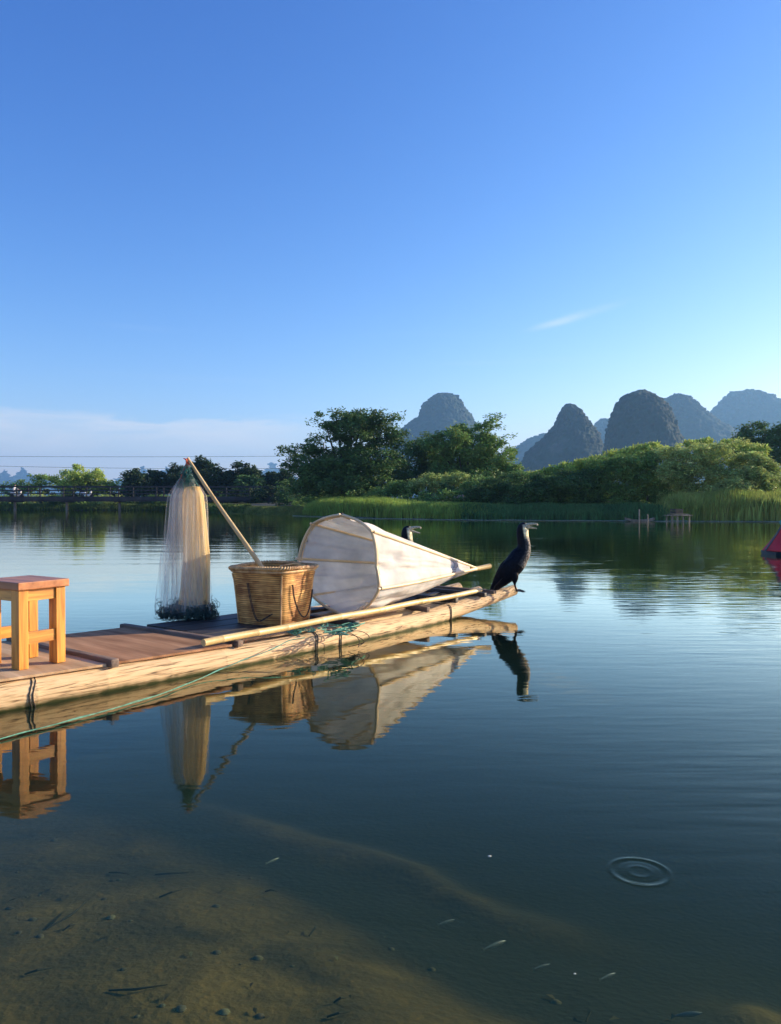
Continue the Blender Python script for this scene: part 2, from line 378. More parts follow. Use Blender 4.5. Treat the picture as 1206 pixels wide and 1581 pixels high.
hill([(646, 926, 940), (655, 915, 950), (680, 905, 965), (785, 880, 990)], 2300, seed=25)
for k, (px, py, wd) in enumerate([(6, 724, 34), (36, 720, 26), (68, 731, 40), (-40, 716, 50), (183, 737, 40), (219, 721, 26), (259, 721, 34), (300, 734, 50), (423, 715, 40), (120, 742, 60), (455, 733, 50)]):
    hill([(py, px-2, px+3), (py+6, px-wd*.25, px+wd*.3), (py+14, px-wd*.6, px+wd*.6), (py+24, px-wd, px+wd*1.1), (785, px-wd*2.2, px+wd*2.2)], 4600+(k % 3)*150, seed=30+k*3, rough=9)

# ================================================================ VEGETATION
def leafmat(name, c1, c2, nscale=.5, trans=.3):
    return mat(name, c1, c2, nscale=nscale, detail=3, rough=.62, island=.35, trans=trans, spec=.25, lo=.3, hi=.7)
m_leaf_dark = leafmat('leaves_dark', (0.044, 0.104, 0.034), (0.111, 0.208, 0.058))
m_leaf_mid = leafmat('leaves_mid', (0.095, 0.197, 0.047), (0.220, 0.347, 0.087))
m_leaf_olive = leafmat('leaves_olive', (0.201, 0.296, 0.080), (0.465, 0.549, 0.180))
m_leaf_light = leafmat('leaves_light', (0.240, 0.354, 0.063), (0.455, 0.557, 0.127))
m_reed = leafmat('reed_blades', (.18, .29, .05), (.34, .46, .10), .3, .45)
m_bark = mat('bark', (.03, .024, .018), (.08, .06, .045), scale=(1, 1, .3), nscale=6, rough=.95, bump=.02)

def leaves(blobs, nleaf, size, clump=.35, per=26, droop=0.0, vert=0.0, lobes=16):
    """blobs: (x,y,z,rx,ry,rz); returns verts, quads: many small bent leaf faces in clumps over the blobs"""
    B = np.array(blobs, float); vol = (B[:, 3]*B[:, 5]+B[:, 3]*B[:, 4]+B[:, 4]*B[:, 5]); pr = vol/vol.sum()
    nc = max(1, nleaf//per)
    nl = max(10, int(lobes*len(B)))                       # lobes (boughs) over the blobs' surfaces
    lb = rng.choice(len(B), nl, p=pr); ld = rng.normal(size=(nl, 3)); ld[:, 2] = ld[:, 2]*.8+.15; ld /= np.linalg.norm(ld, axis=1)[:, None]
    lc = B[lb, :3]+ld*B[lb, 3:6]*(.50+.46*rng.random(nl))[:, None]
    lr = B[lb, 3:6]*(.20+.24*rng.random(nl))[:, None]*np.array([1.1, 1.1, .75])
    wl_ = lr.prod(1)**.6; li = rng.choice(nl, nc, p=wl_/wl_.sum())
    d = rng.normal(size=(nc, 3)); d[:, 2] += .35; d /= np.linalg.norm(d, axis=1)[:, None]
    rad = .45+.55*rng.random(nc)**.6
    cc = lc[li]+d*lr[li]*rad[:, None]
    cs = clump*(.35+.6*rng.random(nc))
    n = nc*per; ci = np.repeat(np.arange(nc), per)
    off = np.clip(rng.normal(size=(n, 3)), -1.6, 1.6)*cs[ci][:, None]*np.array([1, 1, .62])
    p = cc[ci]+off
    p[:, 2] -= droop*np.abs(off[:, 0])
    # leaf frame
    a = rng.normal(size=(n, 3)); a[:, 2] = a[:, 2]*(.5) - droop*1.0 + vert*2
    a /= np.linalg.norm(a, axis=1)[:, None]
    b = rng.normal(size=(n, 3)); b -= a*(a*b).sum(1)[:, None]; b /= np.linalg.norm(b, axis=1)[:, None]
    s = size*(.6+.8*rng.random(n))[:, None]
    asp = .34
    V = np.stack([p-a*s*.5, p+b*s*asp*.5, p+a*s*.5, p-b*s*asp*.5], 1).reshape(-1, 3)
    Q = np.arange(n*4).reshape(-1, 4)
    return V, Q
def tree(name, base, blobs, nleaf, size, lm, label, cat='tree', group=None, clump=.35, trunk_r=.15, limbs=True, **kw):
    """base: ground point; blobs are relative to it"""
    t = thing(name, base, label=label, category=cat)
    if group: t['group'] = group
    V, Q = leaves(blobs, nleaf, size, clump, **kw)
    npmesh('crown' if name.endswith('tree') else 'foliage', V, Q, lm, t)
    tb = MB(); B = sorted(blobs, key=lambda b: -b[2]); top = B[0]; zc = min(b[2]-b[5]*.3 for b in blobs); zc = max(zc, .25*top[2])
    cx = sum(b[0] for b in blobs)/len(blobs); cy = sum(b[1] for b in blobs)/len(blobs)
    tb.tube([(0, 0, -.4), (cx*.15, cy*.15, zc*.4), (cx*.4+.1*trunk_r, cy*.4, zc*.8), (cx*.6, cy*.6, zc*1.15+.1)], [trunk_r*1.3, trunk_r, trunk_r*.85, trunk_r*.7], 7, jit=.1)
    if limbs:
        for b in B[:9]:
            s = Vector((cx*.4, cy*.4, zc*.8)); e = Vector(b[:3]); mid = (s+e)/2+Vector((random.uniform(-.1, .1), random.uniform(-.1, .1), .12))*b[3]
            tb.tube([s, mid, e], [trunk_r*.55, trunk_r*.35, trunk_r*.1], 5)
    tb.build('trunk' if name.endswith('tree') else 'stems', m_bark, t)
    return t
def gz(x, y): return float(ground_h(np.array([x]), np.array([y]))[0])
def crown_from_px(px0, pbase, d, ell):
    """ell: (px, py, rx px, ry px) ellipses in the photo -> blobs relative to the tree's base at depth d"""
    base = at(px0, pbase, d); base.z = gz(base.x, base.y); out = []
    for i, e in enumerate(ell):
        c = at(e[0], e[1], d); rx = e[2]/F*d; rz = e[3]/F*d
        off = e[4] if len(e) > 4 else random.uniform(-.6, .6)*rx
        out.append((c.x-base.x, off, c.z-base.z, rx, rx*.9, rz))
    return base, out

# big spreading tree on the point
b, e = crown_from_px(530, 778, 67, [(545, 668, 46, 27), (505, 660, 24, 18), (590, 668, 34, 26), (612, 690, 20, 20), (452, 697, 22, 16), (480, 715, 44, 26), (455, 735, 25, 24), (530, 715, 52, 34), (575, 715, 42, 32), (520, 750, 58, 26), (570, 748, 44, 22), (490, 690, 26, 16), (560, 645, 40, 12), (463, 684, 12, 8), (600, 652, 26, 14), (520, 644, 30, 9), (612, 715, 22, 26)])
tree('spreading_tree', b, e, 58000, .28, m_leaf_dark, 'tallest broad spreading tree on the grassy point left of the hill', clump=.42, trunk_r=.3)
b, e = crown_from_px(645, 772, 72, [(640, 715, 28, 36), (655, 690, 24, 22), (625, 735, 24, 26), (670, 725, 28, 30), (610, 745, 20, 20)])
tree('dark_tree', b, e, 15000, .28, m_leaf_dark, 'dark tree in shade directly right of the tallest spreading tree', clump=.4, trunk_r=.2)
b, e = crown_from_px(700, 772, 70, [(700, 675, 34, 22), (735, 672, 26, 20), (760, 655, 14, 16), (680, 700, 30, 26), (725, 705, 40, 30), (768, 690, 26, 26), (782, 680, 16, 18), (700, 738, 42, 24), (750, 735, 36, 24)])
tree('bushy_tree', b, e, 34000, .28, m_leaf_mid, 'ragged bushy tree with several upright plumes in front of the hill', clump=.38, trunk_r=.2, vert=.15)
b, e = crown_from_px(786, 770, 66, [(790, 708, 16, 18), (776, 725, 22, 20), (795, 738, 20, 18)])
tree('small_tree', b, e, 6000, .25, m_leaf_mid, 'small tree at the right foot of the ragged bushy tree', clump=.35, trunk_r=.1)
# low shrubs under the trees
for (px, py, rx, ry, d, lm, lab) in [
        (660, 748, 26, 17, 62, m_leaf_olive, 'grey-green shrub behind the white tarpaulins'),
        (700, 745, 30, 17, 61, m_leaf_olive, 'olive shrub above the orange tarpaulin'),
        (620, 755, 22, 12, 63, m_leaf_mid, 'low green shrub at the foot of the dark shaded tree'),
        (740, 752, 26, 15, 59, m_leaf_mid, 'green shrub between the tarpaulins and the high bush bank')]:
    b, e = crown_from_px(px, 775, d, [(px, py, rx, ry), (px-rx*.6, py+5, rx*.6, ry*.7), (px+rx*.6, py+6, rx*.6, ry*.7), (px+rx*.1, py-ry*.5, rx*.4, ry*.5)])
    tree('shrub', b, e, 5000, .2, lm, lab, 'shrub', clump=.25, trunk_r=.05, group='shrubs under the trees')
# dark trees at the right edge, behind the bush bank
for (px, d, ell, lab) in [
        (1165, 84, [(1165, 672, 24, 20), (1145, 678, 14, 16), (1160, 705, 34, 26), (1185, 690, 22, 24)], 'dark tree behind the bush bank, nearer the hills'),
        (1215, 82, [(1212, 672, 26, 22), (1200, 700, 30, 24), (1225, 700, 30, 28)], 'dark tree cut off by the right edge of the view')]:
    b, e = crown_from_px(px, 785, d, ell)
    tree('dark_tree', b, e, 12000, .32, m_leaf_dark, lab, clump=.45, trunk_r=.2)
# the bank of big bushes on the far shore
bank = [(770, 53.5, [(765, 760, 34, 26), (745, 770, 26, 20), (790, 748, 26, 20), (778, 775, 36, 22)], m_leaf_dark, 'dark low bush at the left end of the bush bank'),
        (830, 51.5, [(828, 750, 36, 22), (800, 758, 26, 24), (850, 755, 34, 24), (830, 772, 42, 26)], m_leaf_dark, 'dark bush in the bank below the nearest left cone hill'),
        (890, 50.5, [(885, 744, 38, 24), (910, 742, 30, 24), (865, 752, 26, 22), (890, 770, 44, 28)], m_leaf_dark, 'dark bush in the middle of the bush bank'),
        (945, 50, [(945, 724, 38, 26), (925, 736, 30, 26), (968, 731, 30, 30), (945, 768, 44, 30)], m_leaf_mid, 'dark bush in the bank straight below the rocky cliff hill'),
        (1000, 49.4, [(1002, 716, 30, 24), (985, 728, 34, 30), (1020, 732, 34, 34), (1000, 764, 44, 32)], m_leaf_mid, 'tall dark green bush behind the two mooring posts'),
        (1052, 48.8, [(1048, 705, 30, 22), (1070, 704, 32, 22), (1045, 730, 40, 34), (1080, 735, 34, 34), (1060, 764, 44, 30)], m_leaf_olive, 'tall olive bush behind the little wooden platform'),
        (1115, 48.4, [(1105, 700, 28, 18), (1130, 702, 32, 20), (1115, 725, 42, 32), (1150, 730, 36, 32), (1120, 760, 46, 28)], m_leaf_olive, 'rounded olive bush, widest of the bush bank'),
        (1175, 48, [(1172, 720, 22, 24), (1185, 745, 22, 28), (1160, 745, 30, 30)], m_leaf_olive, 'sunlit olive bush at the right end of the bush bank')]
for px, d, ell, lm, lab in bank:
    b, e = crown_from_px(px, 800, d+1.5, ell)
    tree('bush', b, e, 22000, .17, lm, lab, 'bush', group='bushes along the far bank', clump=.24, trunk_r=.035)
# the light green bamboo-like growth topping the bank
for px, d, ell, lab in [(850, 58, [(850, 734, 26, 10), (830, 738, 24, 10), (872, 729, 20, 11)], 'pale green growth above the left part of the bush bank'),
                        (915, 57, [(905, 724, 30, 12), (935, 717, 28, 14)], 'pale green growth below the gap between two cone hills'),
                        (975, 56, [(965, 706, 28, 14), (1000, 698, 22, 14), (940, 718, 20, 12)], 'pale green growth at the foot of the rocky cliff hill'),
                        (1130, 56, [(1120, 692, 24, 14), (1150, 700, 26, 14), (1075, 688, 22, 12)], 'pale green growth topping the widest olive bush')]:
    b, e = crown_from_px(px, 785, d, ell)
    tree('bamboo_clump', b, e, 9000, .24, m_leaf_light, lab, 'bamboo', group='pale growth behind the bush bank', clump=.26, trunk_r=.05, vert=.6)
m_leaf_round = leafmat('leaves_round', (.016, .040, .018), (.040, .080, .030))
# rounded trees behind the bridge, left
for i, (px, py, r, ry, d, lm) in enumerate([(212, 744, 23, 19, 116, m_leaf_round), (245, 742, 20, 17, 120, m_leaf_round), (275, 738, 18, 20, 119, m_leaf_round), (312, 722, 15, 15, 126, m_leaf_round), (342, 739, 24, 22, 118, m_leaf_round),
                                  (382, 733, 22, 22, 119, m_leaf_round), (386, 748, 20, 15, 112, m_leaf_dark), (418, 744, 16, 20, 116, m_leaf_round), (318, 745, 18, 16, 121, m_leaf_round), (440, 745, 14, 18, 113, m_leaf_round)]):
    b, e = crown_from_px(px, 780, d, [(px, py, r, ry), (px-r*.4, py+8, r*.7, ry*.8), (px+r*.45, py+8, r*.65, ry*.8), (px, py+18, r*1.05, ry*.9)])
    labs = ['leftmost rounded tree behind the bridge', 'low rounded dark tree, second from the left behind the bridge', 'dark rounded tree just left of the hanging net', 'tree whose top rises beside the tip of the leaning pole',
            'wide dark dome tree right of the leaning pole', 'tallest dark dome tree behind the bridge', 'small lighter green tree in front of the tallest dome', 'narrow dark tree beside the big spreading tree',
            'dark tree hidden behind the leaning pole', 'dark tree touching the big spreading tree']
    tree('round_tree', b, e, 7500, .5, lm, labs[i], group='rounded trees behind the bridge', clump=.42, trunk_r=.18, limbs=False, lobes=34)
b, e = crown_from_px(120, 780, 122, [(113, 728, 9, 12), (100, 738, 18, 12), (125, 736, 20, 14), (140, 730, 8, 10), (150, 738, 16, 12), (158, 730, 7, 8), (110, 752, 26, 12), (145, 752, 22, 12)])
tree('pale_tree', b, e, 9000, .45, m_leaf_light, 'feathery pale green tree behind the left part of the bridge', clump=.5, trunk_r=.15, vert=.4)
# scrub under and behind the bridge
for i, px in enumerate(range(-30, 470, 42)):
    d = shore((px-603)/F*108)+3.5 if px < 330 else 104
    lab_ = ['dark', 'green', 'olive'][i % 3]+' low shrub under the bridge, '+['past its left end', 'below the scooter rider', 'beside the second pier', 'left of the third pier', 'below the feathery pale tree', 'between the middle piers', 'left of the hanging net', 'behind the hanging net', 'behind the leaning pole', 'right of the leaning pole', 'below the tallest dark dome', 'at the end by the spreading tree'][i]
    b, e = crown_from_px(px, 784, float(d), [(px+random.uniform(-6, 6), 774, 22, 9), (px+18, 777, 15, 7), (px-16, 776, 13, 8)])
    tree('shrub', b, e, 2600, .32, [m_leaf_dark, m_leaf_mid, m_leaf_olive][i % 3], lab_, 'shrub', group='low shrubs under the bridge', clump=.32, trunk_r=.05, limbs=False)
for px, py in ((60, 742), (30, 752), (180, 750)):
    b, e = crown_from_px(px, 780, 124, [(px, py, 24, 10), (px+18, py+6, 18, 10), (px-15, py+6, 18, 10)])
    tree('shrub', b, e, 2500, .4, m_leaf_mid, {60: 'low green shrub left of the feathery pale tree', 30: 'low shrub behind the scooter rider at the left', 180: 'low shrub right of the feathery pale tree'}[px], 'shrub', clump=.4, trunk_r=.06)

def thicket(x0, x1, off, hh, n, size, m, label):
    bl = []
    x = x0
    while x < x1:
        rx = random.uniform(1.2, 2.4); y = float(shore(x))+off+random.uniform(-1.5, 1.5); h_ = hh*random.uniform(.7, 1.15)
        bl.append((x, y, h_*.45+.3, rx, rx*.8, h_*.6)); x += rx*.9
    V, Q = leaves(bl, n, size, .35, lobes=12)
    npmesh('thicket', V, Q, m, kind='stuff', label=label, category='undergrowth')
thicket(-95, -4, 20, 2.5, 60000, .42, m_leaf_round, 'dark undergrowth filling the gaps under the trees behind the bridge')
thicket(-9, 34, 8.5, 1.9, 30000, .24, m_leaf_mid, 'green undergrowth between the bushes of the far bank')
thicket(-10, 34, 13, 3.0, 40000, .28, m_leaf_dark, 'dark undergrowth behind the shrubs and the bush bank')
# reeds and grass: nobody could count them
def blades(n, fpos, hfun, wd, name, m, label):
    x, y = fpos(n); z = ground_h(x, y); z = np.maximum(z, -.15); h = hfun(x, y)*(.55+.6*rng.random(n))
    a = rng.random(n)*6.283; lean = rng.random(n)*.35*h; la = rng.random(n)*6.283
    dx, dy = np.cos(a)*wd*(.6+.8*rng.random(n)), np.sin(a)*wd
    lx, ly = np.cos(la)*lean, np.sin(la)*lean
    p0 = np.stack([x-dx, y-dy, z-.05], 1); p1 = np.stack([x+dx, y+dy, z-.05], 1)
    p2 = np.stack([x+dx*.8+lx*.35, y+dy*.8+ly*.35, z+h*.6], 1); p3 = np.stack([x-dx*.8+lx*.35, y-dy*.8+ly*.35, z+h*.6], 1)
    p4 = np.stack([x+lx, y+ly, z+h], 1); p5 = p4+np.array([.004, 0, 0])
    V = np.stack([p0, p1, p2, p3, p4, p5], 1).reshape(-1, 3); o = np.arange(n)*6
    Q = np.concatenate([np.stack([o, o+1, o+2, o+3], 1), np.stack([o+3, o+2, o+5, o+4], 1)])
    npmesh(name, V, Q, m, kind='stuff', label=label, category=name.replace('_', ' '))
def strip(x0, x1, dmin, dmax):
    def f(n):
        x = x0+(x1-x0)*rng.random(n); y = shore(x)+dmin+(dmax-dmin)*rng.random(n); return x, y
    return f
patchy = lambda x, y: .85+.16*gnoise(x, y, .7)
blades(34000, strip(-7.2, 8.5, .0, 5.5), lambda x, y: 1.05*np.clip((x+8.6)/3, .25, 1)*(1-.38*sstep(-1.5, 3, x))*(1-.75*sstep(5, 8.5, x))*patchy(x, y), .03, 'reeds', m_reed, 'bright green reeds growing along the shore left of the bush bank')
blades(16000, strip(4.5, 17, -.1, 1.6), lambda x, y: .62*patchy(x, y), .03, 'reeds', leafmat('reeds_painted_shade', (0.052, 0.143, 0.052), (0.117, 0.247, 0.078)), 'green reeds in front of the bush bank, coloured dark as in shade')  # darker copy of the reed colour, the bank's shade painted in
blades(26000, strip(16.5, 27, -.1, 2.6), lambda x, y: 1.45*patchy(x, y)*(.35+.65*sstep(16.4, 18, x)), .03, 'reeds', leafmat('reeds_yellow', (0.216, 0.304, 0.063), (0.455, 0.506, 0.140), .4, .4), 'tall yellow-green reeds at the right end of the far shore')
blades(14000, strip(-16, -6.5, -.9, 4), lambda x, y: .22+0*x, .035, 'grass', leafmat('short_grass', (.13, .17, .04), (.25, .28, .08)), 'short pale green grass on the low spit behind the basket')
blades(24000, strip(-70, -14, -.2, 4), lambda x, y: .5*patchy(x, y), .05, 'grass', leafmat('bank_grass', (.05, .10, .02), (.12, .17, .04)), 'green grass on the bank under the bridge')
blades(16000, strip(-7, 30, 2, 8), lambda x, y: .55*patchy(x, y), .04, 'grass', m_leaf_mid, 'rough grass among the bushes')
# pale line of floating weed along the far shore
n = 24000; x = -8+36*rng.random(n); y = shore(x)-.85-.45*rng.random(n)**2+.15*gnoise(x, x, 1.5); s = .02+.05*rng.random(n); a = rng.random(n)*6.28
c, si = np.cos(a)*s, np.sin(a)*s; z = .004+.05*rng.random(n)**1.5*(.6+.4*gnoise(x, x, .9))
V = np.stack([np.stack([x-c, y-si, z], 1), np.stack([x+si, y-c, z+.012], 1), np.stack([x+c, y+si, z], 1), np.stack([x-si, y+c, z+.01], 1)], 1).reshape(-1, 3)
npmesh('floating_weed', V, np.arange(4*n).reshape(-1, 4), mat('pale_weed', (.62, .62, .46), (.82, .82, .66), nscale=.8, rough=.8), kind='stuff', label='thin pale line of floating weed along the far shore', category='water weed')

# ================================================================ THE RAFT
O = Vector((-2.147, 4.23, 0)); ANG = math.atan2(3.5, 2.94); CU, SU = math.cos(ANG), math.sin(ANG)
def loc(p):                                # world -> raft
    r = Vector(p)-O; return Vector((r.x*CU+r.y*SU, -r.x*SU+r.y*CU, r.z))
LEN = 5.22
def bow(u): return -.10*max(0.0, 1-((u-1.9)/2.5)**2) - .12*max(0.0, (u-4.2)/1.0)**1.5      # the poles bend outwards a little
def zc(u, k=0.0):
    z = .062-.030*min(1, max(0, u/2.4))
    if u > 3.7: z += .15*((u-3.7)/1.5)**1.7
    return z
def rad(u): return .098-.012*max(0, u)/LEN-.022*max(0, (u-4.2)/.8)
m_pole = mat('weathered_bamboo', (.10, .06, .03), (.68, .49, .27), scale=(3.2, 70, 70), nscale=1.2, detail=10, rough=.75, bump=.006, bscale=2.5, lo=.33, hi=.52, c3=(.50, .34, .17), dist=.5)
m_yellow = mat('yellow_bamboo', (.52, .36, .13), (.74, .58, .27), scale=(3, 3, 3), nscale=1.5, detail=5, rough=.42, lo=.3, hi=.7, bump=.001, bscale=20)
m_dark = mat('dark_wet_wood', (.012, .011, .012), (.05, .042, .038), scale=(1, 8, 8), nscale=2, rough=.6, bump=.003, lo=.3, hi=.75)
m_beam = mat('old_timber', (.07, .05, .04), (.22, .16, .12), scale=(8, 1.5, 8), nscale=2.5, rough=.85, bump=.004, lo=.3, hi=.7)
m_beam_l = mat('pale_timber', (.30, .20, .11), (.50, .35, .20), scale=(8, 1.5, 8), nscale=2.5, rough=.8, bump=.003, lo=.3, hi=.7)
m_ply = mat('plywood_red', (.22, .11, .055), (.46, .26, .14), scale=(9, 1.2, 1), nscale=1.6, detail=10, rough=.85, spec=.15, bump=.001, lo=.3, hi=.72)
m_ply2 = mat('plywood_beige', (.36, .22, .11), (.64, .46, .28), scale=(9, 1.2, 1), nscale=1.6, detail=10, rough=.85, spec=.15, bump=.001, lo=.3, hi=.72)
m_rope_d = mat('dark_cord', (.02, .016, .014), (.06, .045, .035), nscale=40, rough=.9)
m_green = mat('green_rope', (.03, .17, .12), (.14, .38, .28), nscale=30, rough=.75, bump=.001, bscale=200)
# waterline stain on the hull poles
def stain(m):
    nt = m.node_tree; n = nt.nodes; l = nt.links
    b = [k for k in n if k.type == 'BSDF_PRINCIPLED'][0]; src = b.inputs['Base Color'].links[0].from_socket
    g = n.new('ShaderNodeNewGeometry'); s = n.new('ShaderNodeSeparateXYZ'); l.new(g.outputs['Position'], s.inputs[0])
    t = n.new('ShaderNodeTexNoise'); t.inputs['Scale'].default_value = 9; l.new(g.outputs['Position'], t.inputs['Vector'])
    a = n.new('ShaderNodeMath'); a.operation = 'MULTIPLY_ADD'; l.new(t.outputs[0], a.inputs[0]); a.inputs[1].default_value = -.05; l.new(s.outputs[2], a.inputs[2])
    mr = n.new('ShaderNodeMapRange'); mr.inputs[1].default_value = -.02; mr.inputs[2].default_value = .012; l.new(a.outputs[0], mr.inputs[0])
    mx = n.new('ShaderNodeMix'); mx.data_type = 'RGBA'; l.new(mr.outputs[0], mx.inputs[0]); mx.inputs[6].default_value = (.045, .055, .008, 1); l.new(src, mx.inputs[7])
    l.new(mx.outputs[2], b.inputs['Base Color'])
stain(m_pole)
raft = thing('bamboo_raft', (O.x, O.y, 0), ANG, label='long narrow raft of weathered bamboo poles with plywood deck panels', category='raft')
NP, SP = 7, .182
for i in range(NP):
    vb = .098+SP*i
    uend = LEN+[.12, -.12, -.02, -.2, .03, -.1, -.25][i]
    us = []; u = -1.6
    nodes = []
    nx = -1.5+random.random()*.3
    while nx < uend: nodes.append(nx); nx += .36+random.random()*.08
    us = sorted(set([-1.6]+[round(a, 3) for a in np.arange(-1.55, uend, .12)]+[uend]+[a+dv for a in nodes for dv in (-.018, -.006, 0, .006, .018)]))
    us = [a for a in us if -1.6 <= a <= uend]
    pts, rr = [], []
    for a in us:
        pts.append((a, vb+bow(a)-(vb-.1)*.10*max(0, (a-3.8)/1.2)**1.5, zc(a)+(.004*math.sin(a*3+i))))
        r = rad(a)*(1+.012*math.sin(a*5+i*2))
        for q_ in nodes:
            e = abs(a-q_)
            if e < .02: r *= 1+.016*(1-e/.02)
        rr.append(r)
    b = MB(); b.tube(pts, rr, 20, jit=.006)
    # hollow-looking cut end
    o = b.build('hull_pole', m_pole, raft)
# lashings round the poles
def ring_tie(u, idx0, idx1, name='lashing', m=m_rope_d, r=.006, droop=.02):
    v0, v1 = .098+SP*idx0+bow(u), .098+SP*idx1+bow(u); R0 = rad(u)+.004; pts = []
    for k in range(9): a = R(-80-170*k/8); pts.append((u+.02*math.sin(k), v0+R0*math.cos(a), zc(u)+R0*math.sin(a)))
    for k in range(9): a = R(100-190*k/8); pts.append((u+.03+.01*k/8, v1+R0*math.cos(a), zc(u)+R0*math.sin(a)))
    b = MB(); b.tube(pts, r, 6); b.tube([(p[0]+.02, p[1], p[2]) for p in pts], r, 6); b.build(name, m, raft)
for u in (.16, 4.25): ring_tie(u, 0, 1, r=.0038)
for u in (2.35, 2.62): ring_tie(u, 0, 0, r=.0035)
# cross timbers lying on the poles
def top(u): return zc(u)+rad(u)
def beam(u0, u1, v0, v1, w_, h_, m, name='cross_beam', dz=0, lab=None):
    b = MB(); d = Vector((u1-u0, v1-v0, 0)); a = math.atan2(d.y, d.x); uc, vc = (u0+u1)/2, (v0+v1)/2
    b.box((uc, vc+bow(uc), top(uc)+h_/2+dz-.006), (d.length, w_, h_), a, bev=.006)
    o = b.build(name, m, raft)
    if lab: o['label'] = lab
    return o
beam(.66, .60, .01, 1.30, .055, .05, m_beam)
beam(1.62, 1.50, .03, 1.36, .055, .045, m_beam)
beam(2.86, 2.80, .04, 1.25, .06, .05, m_dark)
beam(3.92, 3.86, .06, 1.15, .05, .045, m_beam, lab='reddish brown plank near the bow')
beam(4.42, 4.38, .06, 1.1, .05, .05, m_dark)
beam(4.78, 4.76, .0, 1.02, .045, .045, m_dark)
# deck panels
def panel(u0, u1, v0, v1, th, m, name, dz=.0, lab=None):
    b = MB(); k = 10; top_, bot = [], []
    for i in range(k+1):
        u = u0+(u1-u0)*i/k
        for vv in (v0, v1): top_.append((u, vv+bow(u), top(u)+dz+th)); bot.append((u, vv+bow(u), top(u)+dz))
    n = len(top_); fs = []
    for i in range(k):
        a = 2*i; fs += [(a, a+2, a+3, a+1), (n+a, n+a+1, n+a+3, n+a+2), (a, n+a, n+a+2, a+2), (a+1, a+3, n+a+3, n+a+1)]
    fs += [(0, 1, n+1, n), (2*k, n+2*k, n+2*k+1, 2*k+1)]
    b.add(top_+bot, fs); o = b.build(name, m, raft, smooth=False)
    if lab: o['label'] = lab
    return o
panel(-1.5, .615, .035, 1.30, .014, m_ply2, 'deck_panel', .004, 'beige plywood deck panel under the stool')
panel(.70, 1.56, .05, 1.29, .014, m_ply, 'deck_panel', .004, 'reddish brown plywood deck panel')
for k, vv in enumerate(np.arange(.40, 1.26, .125)):
    panel(1.66, 2.80-.05*(k % 2), vv, vv+.115, .02, m_dark, 'deck_plank', .004+.002*(k % 2), 'black wet deck plank')
for k, (u0, u1, v0, v1, m) in enumerate([(1.70, 2.55, .15, .235, m_beam_l), (2.98, 3.85, .28, .36, m_beam_l), (3.0, 3.8, .62, .70, m_beam_l), (2.95, 3.85, .9, .98, m_dark), (4.0, 4.7, .5, .57, m_dark), (4.0, 4.6, .78, .85, m_dark)]):
    panel(u0, u1, v0, v1, .016, m, 'slat', .006)
# bamboo pole lying along the raft
def bamboo(name, a, b_, r0, r1, label, m=m_yellow, cat='bamboo pole', node=.32, parent=None, sag=0.0):
    a, b_ = Vector(a), Vector(b_); Ld = (b_-a).length; mb = MB(); pts, rr = [], []
    nd = [node*.5+i*node*(1+.1*math.sin(i*3)) for i in range(int(Ld/node)+1)]
    ts = sorted(set(list(np.linspace(0, Ld, int(Ld/.08)+2))+[q_+e for q_ in nd for e in (-.01, -.003, .003, .01) if 0 < q_+e < Ld]))
    for t in ts:
        p = a.lerp(b_, t/Ld); p.z += sag*math.sin(math.pi*t/Ld)+.003*math.sin(t*6); p.x += .003*math.sin(t*4+1)
        r = r0+(r1-r0)*t/Ld
        for q_ in nd:
            e = abs(t-q_)
            if e < .011: r *= 1+.10*(1-e/.011)
        pts.append(p-a); rr.append(r)
    mb.tube(pts, rr, 12)
    o = mb.build(name, m, parent); o.location = a
    if label: o['label'] = label
    if not parent: o['category'] = cat
    return o
pa, pb = P(313, 993, .195), P(742, 912, .235)
bamboo('bamboo_pole', pa, pb, .026, .024, 'long straight yellow bamboo pole lying along the near side of the raft')

# ================================================================ STOOL
m_pine = mat('orange_pine', (.32, .115, .014), (.70, .33, .055), scale=(14, 14, 1.1), nscale=2.0, detail=9, rough=.38, lo=.32, hi=.66, c3=(.60, .255, .038), dist=1.2, bump=.0006)
m_pine_h = mat('orange_pine_rail', (.38, .15, .02), (.74, .38, .075), scale=(1.2, 1.2, 16), nscale=2.0, detail=9, rough=.38, lo=.32, hi=.66, dist=.6)
m_seat = mat('worn_seat_wood', (.24, .08, .025), (.50, .20, .07), scale=(9, 1.2, 8), nscale=2.2, detail=7, rough=.42, lo=.3, hi=.7, dist=.6)
u0 = .12; sp = P(28, 1036, top(.1)+.018); st_a = R(57)
stool = thing('stool', (sp.x, sp.y, sp.z), st_a, label='orange varnished pine stool standing on the beige plywood', category='stool')
# local x: along the lit end, local y: away to the left
SW, SL, SHh = .30, .36, .49; lw, ld = .060, .078
for lx in (0, 1):
    for ly in (0, 1):
        b = MB(); b.box((lw/2+lx*(SW-lw), ld/2+ly*(SL-ld), (SHh-.03)/2), (lw, ld, SHh-.03), bev=.0022); b.build('leg', m_pine, stool, smooth=False)
for ly in (0, 1):
    b = MB(); b.box((SW/2, .026+ly*(SL-.052), SHh-.03-.034), (SW-2*lw-.001, .03, .066), bev=.002); b.build('apron', m_pine_h, stool, smooth=False)
    b = MB(); b.box((SW/2, .026+ly*(SL-.052), .175), (SW-2*lw-.001, .03, .07), bev=.002); b.build('stretcher', m_pine_h, stool, smooth=False)
for lx in (0, 1):
    b = MB(); b.box((.026+lx*(SW-.052), SL/2, SHh-.03-.034), (.03, SL-2*ld-.001, .066), bev=.002); b.build('apron', m_pine_h, stool, smooth=False)
b = MB(); b.box((SW/2, SL/2, SHh-.005), (SW+.03, SL+.04, .046), bev=.005); b.build('seat', m_seat, stool, smooth=False)

